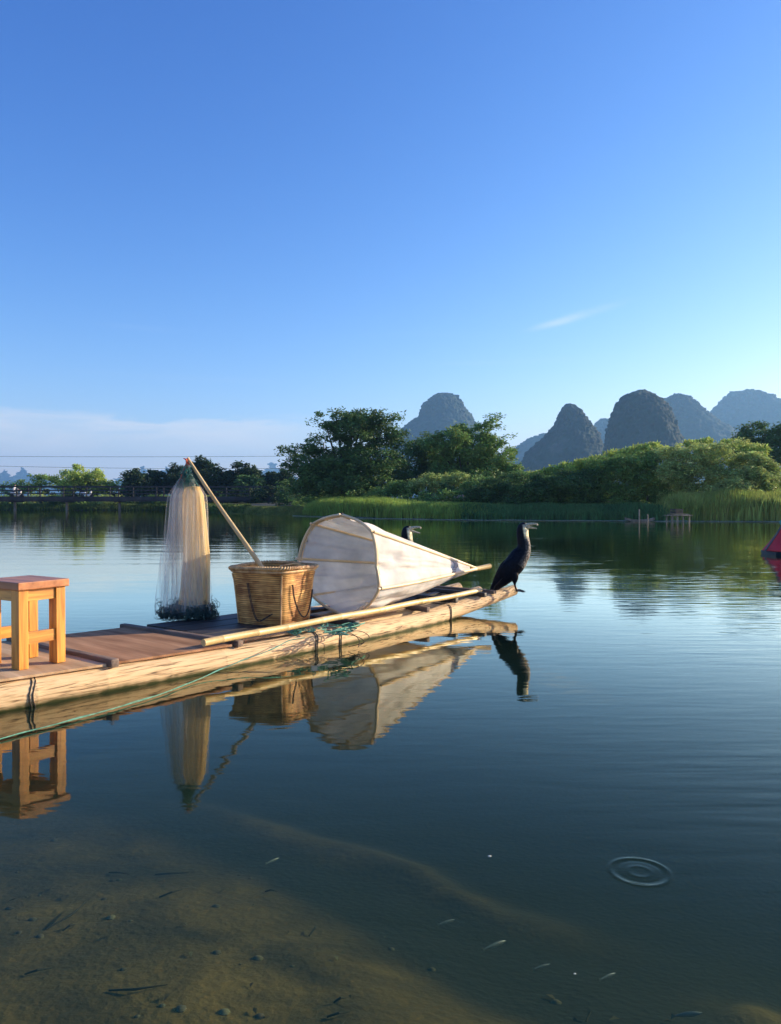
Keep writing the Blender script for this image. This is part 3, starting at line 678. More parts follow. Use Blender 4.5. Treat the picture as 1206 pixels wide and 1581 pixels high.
# ================================================================ BASKET
m_weave = bpy.data.materials.new('woven_bamboo')
def weave(m, c1, c2):
    m.use_nodes = True; nt = m.node_tree; n = nt.nodes; l = nt.links; n.clear()
    out = n.new('ShaderNodeOutputMaterial'); b = n.new('ShaderNodeBsdfPrincipled'); b.inputs['Roughness'].default_value = .6
    tc = n.new('ShaderNodeTexCoord'); s = n.new('ShaderNodeSeparateXYZ'); l.new(tc.outputs['Object'], s.inputs[0])
    t = n.new('ShaderNodeTexNoise'); t.inputs['Scale'].default_value = 7; t.inputs['Detail'].default_value = 7; l.new(tc.outputs['Object'], t.inputs['Vector'])
    mp_ = n.new('ShaderNodeMapping'); mp_.inputs['Scale'].default_value = (3, 3, 60); l.new(tc.outputs['Object'], mp_.inputs[0])
    t2 = n.new('ShaderNodeTexNoise'); t2.inputs['Scale'].default_value = 2; t2.inputs['Detail'].default_value = 3; l.new(mp_.outputs[0], t2.inputs['Vector'])
    ad = n.new('ShaderNodeMath'); ad.operation = 'ADD'; l.new(t.outputs[0], ad.inputs[0]); l.new(t2.outputs[0], ad.inputs[1])
    rp = n.new('ShaderNodeValToRGB'); rp.color_ramp.elements[0].position = .7; rp.color_ramp.elements[1].position = 1.25 if False else 1.0
    dv = n.new('ShaderNodeMath'); dv.operation = 'MULTIPLY'; dv.inputs[1].default_value = .8; l.new(ad.outputs[0], dv.inputs[0])
    rp.color_ramp.elements[0].color = (*c1, 1); rp.color_ramp.elements[1].color = (*c2, 1); l.new(dv.outputs[0], rp.inputs[0])
    wv = n.new('ShaderNodeMath'); wv.operation = 'SINE'; wm = n.new('ShaderNodeMath'); wm.operation = 'MULTIPLY'; wm.inputs[1].default_value = 2*math.pi/.0163; l.new(s.outputs[2], wm.inputs[0]); l.new(wm.outputs[0], wv.inputs[0])
    wr_ = n.new('ShaderNodeMapRange'); wr_.inputs[1].default_value = -1; wr_.inputs[2].default_value = -.1; wr_.inputs[3].default_value = .45; wr_.inputs[4].default_value = 1; l.new(wv.outputs[0], wr_.inputs[0])
    hh = n.new('ShaderNodeHueSaturation'); l.new(wr_.outputs[0], hh.inputs['Value']); l.new(rp.outputs[0], hh.inputs['Color'])
    l.new(hh.outputs[0], b.inputs['Base Color']); l.new(b.outputs[0], out.inputs[0])
weave(m_weave, (.30, .12, .025), (.82, .47, .14))
bc = (P(437, 967, .155)+P(487, 956, .155)+P(357, 962, .155))/3
c0, c1_, c2_ = P(437, 968, .155), P(488, 955, .155), P(356, 962, .155)
ctr = (c1_+c2_)/2; bang = math.atan2(c1_.y-c0.y, c1_.x-c0.x)
basket = thing('basket', (ctr.x, ctr.y, top(2.2)+.026), bang, label='large square woven bamboo basket with dark cord handles', category='basket')
BH = .455
def sq(half, t, r=.25):                    # rounded square radius, angle t
    c, s = math.cos(t), math.sin(t); p = 4.2
    k = (abs(c)**p+abs(s)**p)**(-1/p)
    return half*k*c, half*k*s
def bhalf(z):                              # half width over the height
    t = z/BH; return .243+.040*t**1.2+.014*max(0, (t-.82)/.18)
NW, NR = 168, 56
def wall(inner):
    vs = []; fs = []
    for i in range(NR+1):
        z = BH*i/NR; h = bhalf(z)-inner
        for j in range(NW):
            t = 2*math.pi*j/NW; x, y = sq(h, t)
            st = (j//4) % 2; amp = .0055*(1 if (i+st) % 2 == 0 else -1)*(.3+.7*abs(math.sin(math.pi*((j % 4)+.5)/4)))
            k = 1+amp/h; vs.append((x*k, y*k, z+.001*math.sin(j*.7)))
    for i in range(NR):
        for j in range(NW): fs.append((i*NW+j, i*NW+(j+1) % NW, (i+1)*NW+(j+1) % NW, (i+1)*NW+j))
    return vs, fs
b = MB(); vs, fs = wall(0); b.add(vs, fs); vs2, fs2 = wall(.012); b.add(vs2, [f[::-1] for f in fs2])
bx_ = [(*sq(bhalf(0)-.006, 2*math.pi*j/NW), .004) for j in range(NW)]; b.add(bx_, [tuple(range(NW-1, -1, -1))])
b.build('wall', m_weave, basket, smooth='all')
# braided rim: two strands wound round the edge
m_rim = mat('rim_cane', (.36, .20, .08), (.72, .48, .22), nscale=14, rough=.55, lo=.35, hi=.65)
b = MB()
for ph in (0, math.pi):
    pts = []
    for k in range(520):
        t = 2*math.pi*k/520; h = bhalf(BH)+.002+.011*math.cos(t*46+ph); x, y = sq(h, t); pts.append((x, y, BH+.004+.010*math.sin(t*46+ph)+.006*math.sin(2*t)))
    pts.append(pts[0]); b.tube(pts, .0085, 6, cap=False)
pts = [(*sq(bhalf(BH)-.004, 2*math.pi*k/120), BH-.022) for k in range(121)]; b.tube(pts, .011, 6, cap=False)
b.build('rim', m_rim, basket)
for q_ in range(4):                        # corner canes
    b = MB(); a = R(45+90*q_); pts = [(*[c*1.012 for c in sq(bhalf(z), a)], z) for z in np.linspace(0, BH*.9, 8)]
    b.tube(pts, .009, 6); b.build('corner_cane', m_rim, basket)
def strap(fn, name='cord_handle'):
    b = MB()
    for off in (0, .012): b.tube([fn(t, off) for t in np.linspace(0, 1, 22)], .0035, 5)
    b.build(name, m_rope_d, basket)
# loop on the shaded end (-x face) and on the lit side (-y face)
hx = lambda z: bhalf(z)+.008
strap(lambda t, o: (-hx(.2)-.012-.02*math.sin(math.pi*t), .06+o-.24*t, .34-.30*math.sin(math.pi*min(1, t*1.02)*.92) if t < .6 else .34-.30*math.sin(math.pi*.55)+(.06*(t-.6)/.4)))
strap(lambda t, o: (-.15+.30*t+o, -hx(.2)-.012-.015*math.sin(math.pi*t), .33-.28*(math.sin(math.pi*t*.97)**.6)))
# straw and cord ends in the basket
b = MB()
for k in range(46):
    a = random.uniform(0, 6.28); r = random.uniform(.02, .2); p0 = Vector((r*math.cos(a), r*math.sin(a), .33+random.uniform(-.05, .04)))
    d = Vector((random.uniform(-1, 1), random.uniform(-1, 1), random.uniform(0, .7))).normalized()*random.uniform(.08, .17); p2 = p0+d
    m_ = .22; p2.x = max(-m_, min(m_, p2.x)); p2.y = max(-m_, min(m_, p2.y)); p2.z = min(p2.z, .45)
    b.tube([p0, (p0+p2)/2+Vector((0, 0, .03)), p2], .003, 4)
b.tube([(-.2, -.19, .30), (-.05, -.10, .47), (.10, -.12, .475), (.2, -.18, .46)], .006, 5)
b.build('straw', m_rim, basket, label='loose straw and cane ends inside the basket')

# ================================================================ LEANING POLE AND NET
pt = at(290, 708, 6.66); pbm = Vector((ctr.x+.02, ctr.y+.02, top(2.2)+.04))
mid_ = at(395, 864, 6.45)
# straight line through the top and the rim crossing
dirp = (mid_-pt).normalized(); k = (pt.z-(top(2.2)+.06))/(-dirp.z); pend = pt+dirp*min(k, (mid_-pt).length+.22)
m_oldpole = mat('pale_bamboo', (.42, .30, .13), (.66, .50, .25), scale=(3, 3, 3), nscale=1.5, rough=.5, lo=.3, hi=.7)
bamboo('bamboo_pole', pend, pt, .021, .013, 'slender bamboo pole leaning up out of the basket', m_oldpole, node=.24)
nb = at(287, 955, 6.56); NX, NY = -1.735, 6.62
NZ1, NZ0 = pt.z-.06, .17
net = thing('casting_net', (NX, NY, NZ0), label='pale fine-meshed casting net hanging in a bundle from the leaning pole', category='fishing net')
H_ = NZ1-NZ0
def netprof(t):                            # t 0 bottom .. 1 top
    return float(np.interp(t, [0, .12, .3, .5, .7, .8, .87, .93, 1], [.215, .205, .185, .165, .152, .142, .090, .040, .015]))
def netshell(scl, seed, folds, amp, z0=0.0, cx=0.0, zt=1.0):
    vs, fs = [], []; n, k = 96, 40
    for i in range(k+1):
        t = z0+(zt-z0)*i/k; r0 = netprof(t)*scl
        cxx = cx*(1-abs(t-.4))
        lean = (pt.x-NX)*t**2; leany = (pt.y-NY)*t**2
        for j in range(n):
            a = 2*math.pi*j/n
            r = r0*(1+amp*math.sin(folds*a+seed+.8*t)+amp*.6*math.sin((folds*2+3)*a+seed*2-1.1*t)+amp*.5*math.sin(3*a+seed+2*t))
            vs.append((r*math.cos(a)+lean+cxx, r*math.sin(a)*.8+leany, t*H_))
    for i in range(k):
        for j in range(n): fs.append((i*n+j, i*n+(j+1) % n, (i+1)*n+(j+1) % n, (i+1)*n+j))
    return vs, fs
m_net_core = mat('net_core', (.86, .62, .28), (.97, .82, .50), scale=(30, 30, 1.5), nscale=1, rough=.9, trans=.5, alpha=((26, 26, 1.1), .50, 1.0), bump=.004, bscale=2)
m_net_veil = mat('net_veil', (.62, .62, .60), (.78, .76, .70), scale=(30, 30, 1.5), nscale=1, rough=.9, trans=.5, alpha=((22, 22, 1.1), -.12, .36))
b = MB(); b.add(*netshell(.54, 1.3, 9, .12, .08, .075, .86)); b.build('net_core', m_net_core, net, smooth='all')
b = MB(); b.add(*netshell(.74, 2.3, 7, .10, .06, .0, .92)); b.build('net_fold', m_net_veil, net, smooth='all')
b = MB(); b.add(*netshell(1.0, 4.1, 5, .15, .03, -.015, .97)); b.add(*netshell(.88, 5.7, 7, .15, .04, -.03, .97)); b.build('net_veil', m_net_veil, net, smooth='all')
m_strand = mat('net_strand', (.55, .52, .45), (.75, .70, .58), nscale=5, rough=.8, trans=.3)
b = MB()
for k in range(110):
    a = random.uniform(0, 6.283); sc_ = random.uniform(.35, 1.10); ph = random.uniform(0, 6); pts = []
    t0, t1 = random.uniform(.02, .3), random.uniform(.6, .98)
    for i in range(9):
        t = t0+(t1-t0)*i/8; r = netprof(t)*sc_*(1+.03*math.sin(ph+t*9)); aa = a+.25*math.sin(t*3+ph)
        pts.append((r*math.cos(aa)+(pt.x-NX)*t*t, r*.8*math.sin(aa)+(pt.y-NY)*t*t, t*H_))
    b.tube(pts, .0006, 3, cap=False)
b.build('net_strands', m_strand, net)
m_tangle = mat('dark_green_tangle', (.008, .03, .03), (.03, .09, .08), nscale=12, rough=.8)
def curls(n, cfn, r, tr, seedr, name, m, parent):
    b = MB()
    for k in range(n):
        c = Vector(cfn()); rr = r*random.uniform(.4, 1.3); ax = Vector((random.gauss(0, 1), random.gauss(0, 1), random.gauss(0, 1))).normalized()
        q_ = ax.to_track_quat('Z', 'Y'); a0 = random.uniform(0, 6.28); sw = random.uniform(2, 7)
        b.tube([c+q_ @ Vector((rr*math.cos(a0+sw*i/10), rr*math.sin(a0+sw*i/10), rr*.5*i/10)) for i in range(11)], tr, 4, cap=False)
    return b.build(name, m, parent)
def cf():
    a = random.uniform(0, 6.28); rr = .25*math.sqrt(random.random()); return (rr*math.cos(a)*1.0, rr*math.sin(a)*.75, abs(random.gauss(0, .055))-.005)
curls(760, cf, .034, .0021, 0, 'weighted_hem', m_tangle, net)
def cf2():
    t = random.uniform(.85, .985); a = random.uniform(0, 6.28); rr = netprof(t)*.95*math.sqrt(random.random())
    return (rr*math.cos(a)+(pt.x-NX)*t*t, rr*.8*math.sin(a), t*H_)
m_teal = mat('teal_netting', (.015, .10, .09), (.05, .22, .19), nscale=12, rough=.8)
curls(170, cf2, .026, .0014, 0, 'teal_top_netting', m_teal, net)
b = MB()
for k in range(60):
    a = random.uniform(0, 6.28); r = random.uniform(.3, 1); t1 = random.uniform(.80, .92)
    b.tube([(r*netprof(t)*math.cos(a+.2*math.sin(t*20))+(pt.x-NX)*t*t, r*netprof(t)*.8*math.sin(a)+(pt.y-NY)*t*t, t*H_) for t in np.linspace(t1, 1.0, 8)], .0022, 4)
b.build('gathered_cords', m_teal, net)
m_red = mat('red_cord', (.45, .05, .03), (.65, .12, .06), nscale=20, rough=.7)
b = MB(); tx, tz = pt.x-NX, H_
for k in range(7): b.tube([(tx+.016*math.cos(k+i), (pt.y-NY)+.016*math.sin(k+i), tz-.03+.012*k+.01*i/5) for i in range(7)], .004, 5)
for (ex, ez) in ((-.075, -.16), (-.055, -.10), (-.02, -.14), (-.03, .06)):
    b.tube([(tx, pt.y-NY-.02, tz+.03), (tx+ex*.5+.01, pt.y-NY-.03, tz+ez*.5+.02), (tx+ex, pt.y-NY-.02, tz+ez)], [.006, .008, .004], 5)
b.build('red_binding', m_red, net)

# ================================================================ FISH TRAP
HC = Vector((-.475, 6.90, .605)); e1 = Vector((.755, -.656, 0)).normalized(); Rh, Rz = .50, .43
apex = at(738, 878, 8.34)
def hp(a, s=0.0, infl=1.0):
    """point on the trap: angle a (deg, 0 = near side, 90 = top), s 0 hoop .. 1 apex"""
    ca, sa = math.cos(R(a)), math.sin(R(a)); p_ = 2.25
    kk = (abs(ca)**p_+abs(sa)**p_)**(-1/p_)
    aa = a % 360; rs = sorted(q % 360 for q in (-24, 40, 88, 130, 178, 222, 268))
    lo_, hi_ = max([q for q in rs if q <= aa], default=rs[-1]-360), min([q for q in rs if q > aa], default=rs[0]+360)
    hf = (hi_-lo_)/2; kk *= 1-.38*(1-math.cos(R(hf))/math.cos(R(aa-(lo_+hi_)/2)))
    if 60 < aa < 110: kk *= 1+.0*(1-abs(aa-88)/28) if abs(aa-88) < 28 else 1
    c = HC.lerp(apex, s)+e1*((.10 if sa < 0 else .04)*abs(sa)*(1-s))+Vector((0, 0, -.02*max(0, -sa)*(1-s))); w_ = (1-s)*infl*(1+(.16*math.sin(math.pi*min(1, s*1.1))*max(0, -sa) if infl != 1.0 else 0))
    return c + e1*(Rh*ca*kk*w_) + Vector((0, 0, Rz*sa*kk*w_))
RIBS = [-24, 40, 88, 130, 178, 222, 268]
m_cloth = mat('cream_gauze', (.72, .71, .67), (.90, .89, .84), nscale=4.5, detail=5, rough=.95, trans=.24, alpha=((3, 3, 3), .56, .84), bump=.03, bscale=3.2)
trap = thing('fish_trap', (HC.x, HC.y, .15), label='cone-shaped cream cloth scoop trap stretched on bamboo ribs', category='fish trap')
TO = Vector(trap.location)
def tl(p): return Vector(p)-TO
vs, fs = [], []; NA, NS = 120, 44; S1 = .90
ribs_s = sorted([r % 360 for r in RIBS])
for i in range(NS+1):
    s = S1*i/NS
    for j in range(NA):
        a = 360*j/NA
        dn = min(min(abs(a-r), 360-abs(a-r)) for r in ribs_s)/25
        sagf = 1-.055*min(1, dn)**1.5*(1-s)-.0*s
        wr = .020*math.sin(s*26+a*.08)*min(1, dn)*(1-s)+.010*math.sin(s*11+a*.11+1)*min(1, dn)*(1-s)
        wr += .026*math.sin(s*9-a*.19)*min(1, dn)*(1-s)
        wr -= (.10*(1-abs(noise.noise(Vector((a*.085, s*1.7, 3))))*2.2)*.6+.05*(1-abs(noise.noise(Vector((a*.2+s*4, s*3, 9))))*2))*min(1, dn)*(1-s)**.6-.06*min(1, dn)
        p_ = hp(a, s, sagf+wr); vs.append(tl(p_))
for i in range(NS):
    for j in range(NA): fs.append((i*NA+j, i*NA+(j+1) % NA, (i+1)*NA+(j+1) % NA, (i+1)*NA+j))
b = MB(); b.add(vs, fs); cloth = b.build('cloth', m_cloth, trap, smooth='all')
sd = cloth.modifiers.new('thickness', 'SOLIDIFY'); sd.thickness = .0015
m_batten = mat('light_batten', (.58, .42, .21), (.78, .62, .38), scale=(2, 2, 2), nscale=3, rough=.5, lo=.3, hi=.7)
b = MB(); pts = [tl(hp(360*k/72, -.004, 1.0)) for k in range(73)]; b.tube(pts, .0125, 8, cap=False)
b.build('hoop', m_batten, trap)
b = MB(); pts = [tl(hp(a, .006, .985)) for a in np.linspace(60, 180, 30)]; b.tube(pts, .009, 6); pts = [tl(hp(a, .02, .96)) for a in np.linspace(-60, 30, 30)]; b.tube(pts, .010, 6)
b.build('inner_hoop', m_batten, trap)
for r_ in RIBS:
    s_end = 1.0
    pts = [tl(hp(r_, s, 1.0+(.02 if r_ in (-24, 40) else -.012))) for s in np.linspace(-.02, s_end, 14)]
    b = MB(); b.tube(pts, [.012+(.005*i/13 if r_ == -24 else 0) for i in range(14)], 7); b.build('rib', m_batten, trap)
    b = MB(); q0 = tl(hp(r_, .0, 1.01)); b.ball(q0, .019, 8, 6, (1, 1, .9)); b.build('rib_lashing', m_rope_d, trap)
tip = at(757, 874, 8.44)
b = MB(); b.tube([tl(apex.lerp(HC, .12)), tl(apex), tl(tip)], [.022, .026, .028], 10); b.build('tip_pole', m_yellow, trap)
b = MB()
for k in range(5): c = tl(apex.lerp(HC, .04+.012*k)); b.tube([c+Vector((0, .032*math.cos(t), .032*math.sin(t))) for t in np.linspace(0, 6.28, 13)], .004, 5, cap=False)
b.build('tip_binding', m_rope_d, trap)
# grey mended patch near the tip
vs, fs = [], []; ai = np.linspace(-78, 62, 20)
for a in ai:
    for s in (.70, .745): vs.append(tl(hp(a, s+.02*math.sin(a*.1), 1.02)))
for i in range(len(ai)-1): fs.append((2*i, 2*i+2, 2*i+3, 2*i+1))
b = MB(); b.add(vs, fs); po = b.build('patch', mat('grey_tape', (.16, .17, .18), (.26, .26, .27), nscale=8, rough=.6), trap); po.modifiers.new('t', 'SOLIDIFY').thickness = .002

# ================================================================ ROPES
ub = lambda u, v, z: (u, v+bow(u), z)
def wr(p): v_ = Vector(p); return Vector((O.x+v_.x*CU-v_.y*SU, O.y+v_.x*SU+v_.y*CU, v_.z))
def spline(pts, n=8):
    pts = [Vector(p) for p in pts]; out = []
    for i in range(len(pts)-1):
        p0, p1, p2, p3 = pts[max(i-1, 0)], pts[i], pts[i+1], pts[min(i+2, len(pts)-1)]
        for k in range(n):
            t = k/n; out.append(.5*((2*p1)+(p2-p0)*t+(2*p0-5*p1+4*p2-p3)*t*t+(-p0+3*p1-3*p2+p3)*t**3))
    return out+[pts[-1]]
rope = thing('green_rope', P(500, 972, .14), label='green nylon rope tangled on the poles and trailing down to the water', category='rope')
RO = Vector(rope.location); b = MB()
tz_ = top(2.4)
for k in range(16):
    c = P(random.uniform(455, 548), random.uniform(966, 986), tz_+.01+random.random()*.02); pts = []
    for i in range(7): pts.append(c-RO+Vector((random.uniform(-.09, .09), random.uniform(-.09, .09), random.uniform(-.008, .03))))
    b.tube(spline(pts, 5), .004, 5)
b.tube(spline([P(520, 972, tz_+.03)-RO, P(545, 968, tz_+.02)-RO, P(563, 962, tz_+.015)-RO]), .006, 5)
b.build('tangle', m_green, rope)
tr_pts = [P(470, 985, tz_+.01), P(445, 990, .13), P(420, 1003, .10), P(380, 1018, .065), P(345, 1032, .04), P(300, 1052, .012), P(240, 1075, .01), P(170, 1096, .01), P(90, 1118, .01), P(20, 1136, .01), P(-60, 1160, .008)]
b = MB(); sp_ = spline(tr_pts, 8); b.tube([p-RO for p in sp_], .0030, 6); b.tube([p-RO+Vector((.008*math.sin(i*.7), .012*math.cos(i*.5), .002)) for i, p in enumerate(sp_)], .0018, 5)
b.build('trailing_line', m_green, rope)
b = MB()
for (x0, x1, dy) in ((540, 575, 0), (548, 560, 4), (556, 575, -3)):
    b.tube(spline([P(x0-35, 975, tz_+.02)-RO, P(x0, 978+dy, tz_+.0)-RO, P(x0+14, 988+dy, .07)-RO, P(x1-22, 999, .02)-RO]), .003, 5)
b.build('dark_cord_ends', m_rope_d, rope)

# ================================================================ CORMORANTS
def bird_mat():
    m = bpy.data.materials.new('cormorant_plumage'); m.use_nodes = True; nt = m.node_tree; n = nt.nodes; l = nt.links; n.clear()
    out = n.new('ShaderNodeOutputMaterial'); b = n.new('ShaderNodeBsdfPrincipled'); b.inputs['Roughness'].default_value = .55; b.inputs['Specular IOR Level'].default_value = .12
    vc = n.new('ShaderNodeVertexColor'); vc.layer_name = 'plumage'
    tc = n.new('ShaderNodeTexCoord'); t = n.new('ShaderNodeTexNoise'); t.inputs['Scale'].default_value = 45; t.inputs['Detail'].default_value = 4; l.new(tc.outputs['Object'], t.inputs['Vector'])
    mr = n.new('ShaderNodeMapRange'); mr.inputs[1].default_value = .3; mr.inputs[2].default_value = .7; mr.inputs[3].default_value = .55; mr.inputs[4].default_value = 1.4; l.new(t.outputs[0], mr.inputs[0])
    hv = n.new('ShaderNodeHueSaturation'); l.new(vc.outputs[0], hv.inputs['Color']); l.new(mr.outputs[0], hv.inputs['Value']); l.new(hv.outputs[0], b.inputs['Base Color'])
    vo = n.new('ShaderNodeTexVoronoi'); vo.inputs['Scale'].default_value = 42
    mpn = n.new('ShaderNodeMapping'); mpn.inputs['Scale'].default_value = (1, 1, .6); l.new(tc.outputs['Object'], mpn.inputs[0]); l.new(mpn.outputs[0], vo.inputs['Vector'])
    bp = n.new('ShaderNodeBump'); bp.inputs['Distance'].default_value = .006; bp.inputs['Strength'].default_value = .7; l.new(vo.outputs[0], bp.inputs['Height']); l.new(bp.outputs[0], b.inputs['Normal'])
    l.new(b.outputs[0], out.inputs[0]); return m
m_bird = bird_mat(); m_eye = mat('green_eye', (.02, .14, .10), (.03, .2, .14), nscale=5, rough=.1)
def ell_loft(mb, spec, n=20):
    """spec: (x, z, half depth in profile, half width, y)"""
    rings = []; k = len(spec); C_ = [Vector((s[0], s[4] if len(s) > 4 else 0, s[1])) for s in spec]
    for i in range(k):
        T = (C_[min(i+1, k-1)]-C_[max(i-1, 0)]).normalized(); S = Vector((0, 1, 0)); Nn = T.cross(S).normalized()
        rings.append([C_[i]+Nn*spec[i][2]*math.cos(2*math.pi*j/n)+S*spec[i][3]*math.sin(2*math.pi*j/n) for j in range(n)])
    mb.loft(rings)
def catmull(spec, n=4):
    A = [list(s)+[0]*(5-len(s)) for s in spec]; out = []
    for i in range(len(A)-1):
        p0, p1, p2, p3 = A[max(i-1, 0)], A[i], A[i+1], A[min(i+2, len(A)-1)]
        for k in range(n):
            t = k/n; out.append([.5*(2*b_+(c-a)*t+(2*a-5*b_+4*c-d)*t*t+(-a+3*b_-3*c+d)*t**3) for a, b_, c, d in zip(p0, p1, p2, p3)])
    out.append(A[-1]); return [[o[0], o[1], max(o[2], .002), max(o[3], .002), o[4]] for o in out]
def cormorant(loc_, rz, label, gape=.10, scale=1.0, neck=0.0):
    root = thing('cormorant', loc_, rz, label=label, category='cormorant', group='cormorants on the raft'); root.scale = (scale,)*3
    S = .00068
    Z = lambda x, z: ((x-575)*S, (1235-z)*S)
    body = []
    for x, z, r, w_ in [(150, 1345, 10, 34), (195, 1290, 30, 50), (245, 1225, 46, 62), (300, 1160, 70, 84), (350, 1095, 100, 106), (405, 1030, 124, 124), (460, 965, 140, 136), (512, 900, 150, 142), (560, 838, 156, 142), (604, 775, 156, 138), (642, 710, 146, 126), (684, 650, 132, 110), (708, 590, 112, 92), (714, 530, 100, 82), (708, 470, 96, 78), (698, 410, 92, 74), (692, 350, 90, 72), (692, 292, 90, 70), (698, 246, 76, 62), (722, 222, 52, 46), (770, 220, 24, 26)]:
        a, c = Z(x, z); body.append((a, c, r*S, w_*S))
    mb = MB(); ell_loft(mb, catmull(body, 4), 24)
    for sgn in (-1, 1):
        # folded wing wrapped along the flank
        wsp = []
        for x, z, r, w_, yy in [(600, 720, 50, 20, 118), (540, 800, 95, 34, 140), (460, 900, 110, 40, 142), (380, 1010, 90, 36, 124), (310, 1110, 62, 26, 96), (250, 1190, 34, 16, 66), (205, 1260, 12, 8, 46)]:
            a, c = Z(x-15, z); wsp.append((a, c, r*S, w_*S, sgn*yy*S*.86))
        ell_loft(mb, catmull(wsp, 3), 14)
        # thigh and leg
        lsp = []
        for x, z, r, w_, yy in [(520, 930, 95, 70, 70), (560, 1010, 74, 52, 78), (570, 1075, 40, 32, 80), (572, 1120, 17, 15, 80), (585, 1170, 14, 13, 80), (600, 1215, 15, 14, 80), (612, 1232, 14, 16, 80)]:
            a, c = Z(x, z); lsp.append((a, c, r*S, w_*S, sgn*yy*S))
        ell_loft(mb, catmull(lsp, 3), 12)
    o = mb.build('body_raw', m_bird, None, smooth='all')
    rm = o.modifiers.new('r', 'REMESH'); rm.mode = 'VOXEL'; rm.voxel_size = .0048; rm.use_smooth_shade = True
    smm = o.modifiers.new('s', 'SMOOTH'); smm.factor = .5; smm.iterations = 3
    dg = bpy.context.evaluated_depsgraph_get(); me = bpy.data.meshes.new_from_object(o.evaluated_get(dg)); bpy.data.objects.remove(o)
    me.name = 'body'; ca_ = me.color_attributes.new('plumage', 'FLOAT_COLOR', 'POINT')
    spine = [(b_[0], b_[1], b_[2]) for b_ in catmull(body, 4)]
    sp_ = np.array(spine); cols = []
    for v_ in me.vertices:
        d2 = (sp_[:, 0]-v_.co.x)**2+(sp_[:, 1]-v_.co.z)**2; i = int(d2.argmin()); tpos = i/len(sp_)
        fr = (v_.co.x-sp_[i, 0])/max(sp_[i, 2], .01)            # towards the front
        zz = v_.co.z; c = np.array((.004, .006, .012))
        pz = 1235-zz/S; px_ = v_.co.x/S+575
        if tpos > .42 and pz > 400:                            # mottled breast and fore-neck
            m__ = max(0, min(1, (fr-.1)/.6)); nn = max(0, noise.noise(v_.co*75)*1.3+.45)
            c = c*(1-m__)+np.array((.20, .19, .17))*m__*(.35+.9*nn)
        if pz <= 430:
            m__ = max(0, min(1, (px_-690-(pz-300)*.16)/24)) if pz > 205 else max(0, min(1, (px_-725)/18))*.9
            thr = np.array((.95, .84, .50)) if pz > 250 else np.array((.42, .40, .30))
            fade = max(0, min(1, (440-pz)/90)); c = c*(1-m__*fade)+thr*m__*fade
        cols += [c[0], c[1], c[2], 1]
    ca_.data.foreach_set('color', cols); me.materials.clear(); me.materials.append(m_bird)
    bo = bpy.data.objects.new('body', me); col.objects.link(bo); bo.parent = root
    m_beak = mat('beak_horn', (.30, .27, .18), (.55, .50, .33), nscale=60, rough=.35)
    m_foot = mat('black_foot', (.012, .012, .014), (.035, .033, .035), nscale=50, rough=.5)
    up_, lo_ = MB(), MB()
    def zz(lst): return [(Z(x, z)[0], Z(x, z)[1], r*S, w_*S, 0) for x, z, r, w_ in lst]
    g = gape*200
    ell_loft(up_, catmull(zz([(742, 220, 32, 30), (790, 206, 26, 22), (840, 198, 20, 16), (885, 196, 16, 12), (912, 204, 15, 10), (922, 224, 7, 5)]), 3), 10)
    ell_loft(lo_, catmull(zz([(742, 250, 28, 28), (790, 250+g*.3, 20, 20), (840, 256+g*.5, 14, 14), (885, 262+g*.6, 10, 10), (912, 264+g*.7, 5, 5)]), 3), 10)
    up_.build('upper_beak', m_beak, root); lo_.build('lower_beak', m_beak, root)
    for sg in (-1, 1):
        b = MB(); b.ball((Z(728, 222)[0], sg*.029, Z(728, 222)[1]), .006, 10, 8); b.build('eye', m_eye, root)
    for sg in (-1, 1):
        b = MB(); fx, fz = Z(612, 1226); fy = sg*80*S
        toes = [R(-38), R(-8), R(22)] if sg > 0 else [R(38), R(8), R(-22)]
        tips = []
        for ta, tl_ in zip(toes, (.055, .075, .062)):
            tp = Vector((fx+tl_*math.cos(ta), fy+tl_*math.sin(ta), fz-.008)); tips.append(tp)
            b.tube([(fx-.01, fy, fz), (fx+tl_*.5*math.cos(ta), fy+tl_*.5*math.sin(ta), fz+.002), tp], [.009, .006, .0035], 6)
            b.tube([tp, tp+Vector((.008*math.cos(ta), .008*math.sin(ta), .001)), tp+Vector((.014*math.cos(ta), .014*math.sin(ta), -.006))], [.0035, .0025, .0008], 5)
        h0 = Vector((fx-.005, fy, fz+.001))
        for a_, c_ in ((0, 1), (1, 2)): b.add([h0, tips[a_], (tips[a_]+tips[c_])/2*.96+h0*.04, tips[c_], h0-Vector((0, 0, .004)), tips[a_]-Vector((0, 0, .003)), (tips[a_]+tips[c_])/2*.96+h0*.04-Vector((0, 0, .003)), tips[c_]-Vector((0, 0, .003))], [(0, 1, 2, 3), (7, 6, 5, 4), (1, 5, 6, 2), (2, 6, 7, 3)])
        b.tube([(fx, fy, fz), (fx-.03, fy-sg*.01, fz-.005)], [.006, .003], 5)
        b.build('webbed_foot', m_foot, root)
    # tail feathers
    b = MB()
    for k in range(7):
        yy = (k-3)*9*S; a0, c0_ = Z(240, 1180); a1, c1b = Z(118+abs(k-3)*6, 1352-abs(k-3)*8)
        b.tube([(a0, yy*.6, c0_), ((a0+a1)/2, yy, (c0_+c1b)/2), (a1, yy*1.5, c1b)], [.007, .009, .004], 6, flat=.35)
    b.build('tail', m_foot, root)
    # wing feather edges
    for sg in (-1, 1):
        b = MB()
        for k in range(12):
            x0 = 560-k*22; z0 = 790+k*24
            a0, c0_ = Z(x0, z0+30); a1, c1b = Z(x0-80, z0+170); yb = sg*(118+22*math.sin(k/11*2.6))*S*.9
            b.tube([(a0, yb, c0_), ((a0+a1)/2-.01, yb*1.02, (c0_+c1b)/2), (a1, yb*.86, c1b)], [.004, .010, .002], 6, flat=.3)
        b.build('wing_feathers', m_foot, root)
    return root
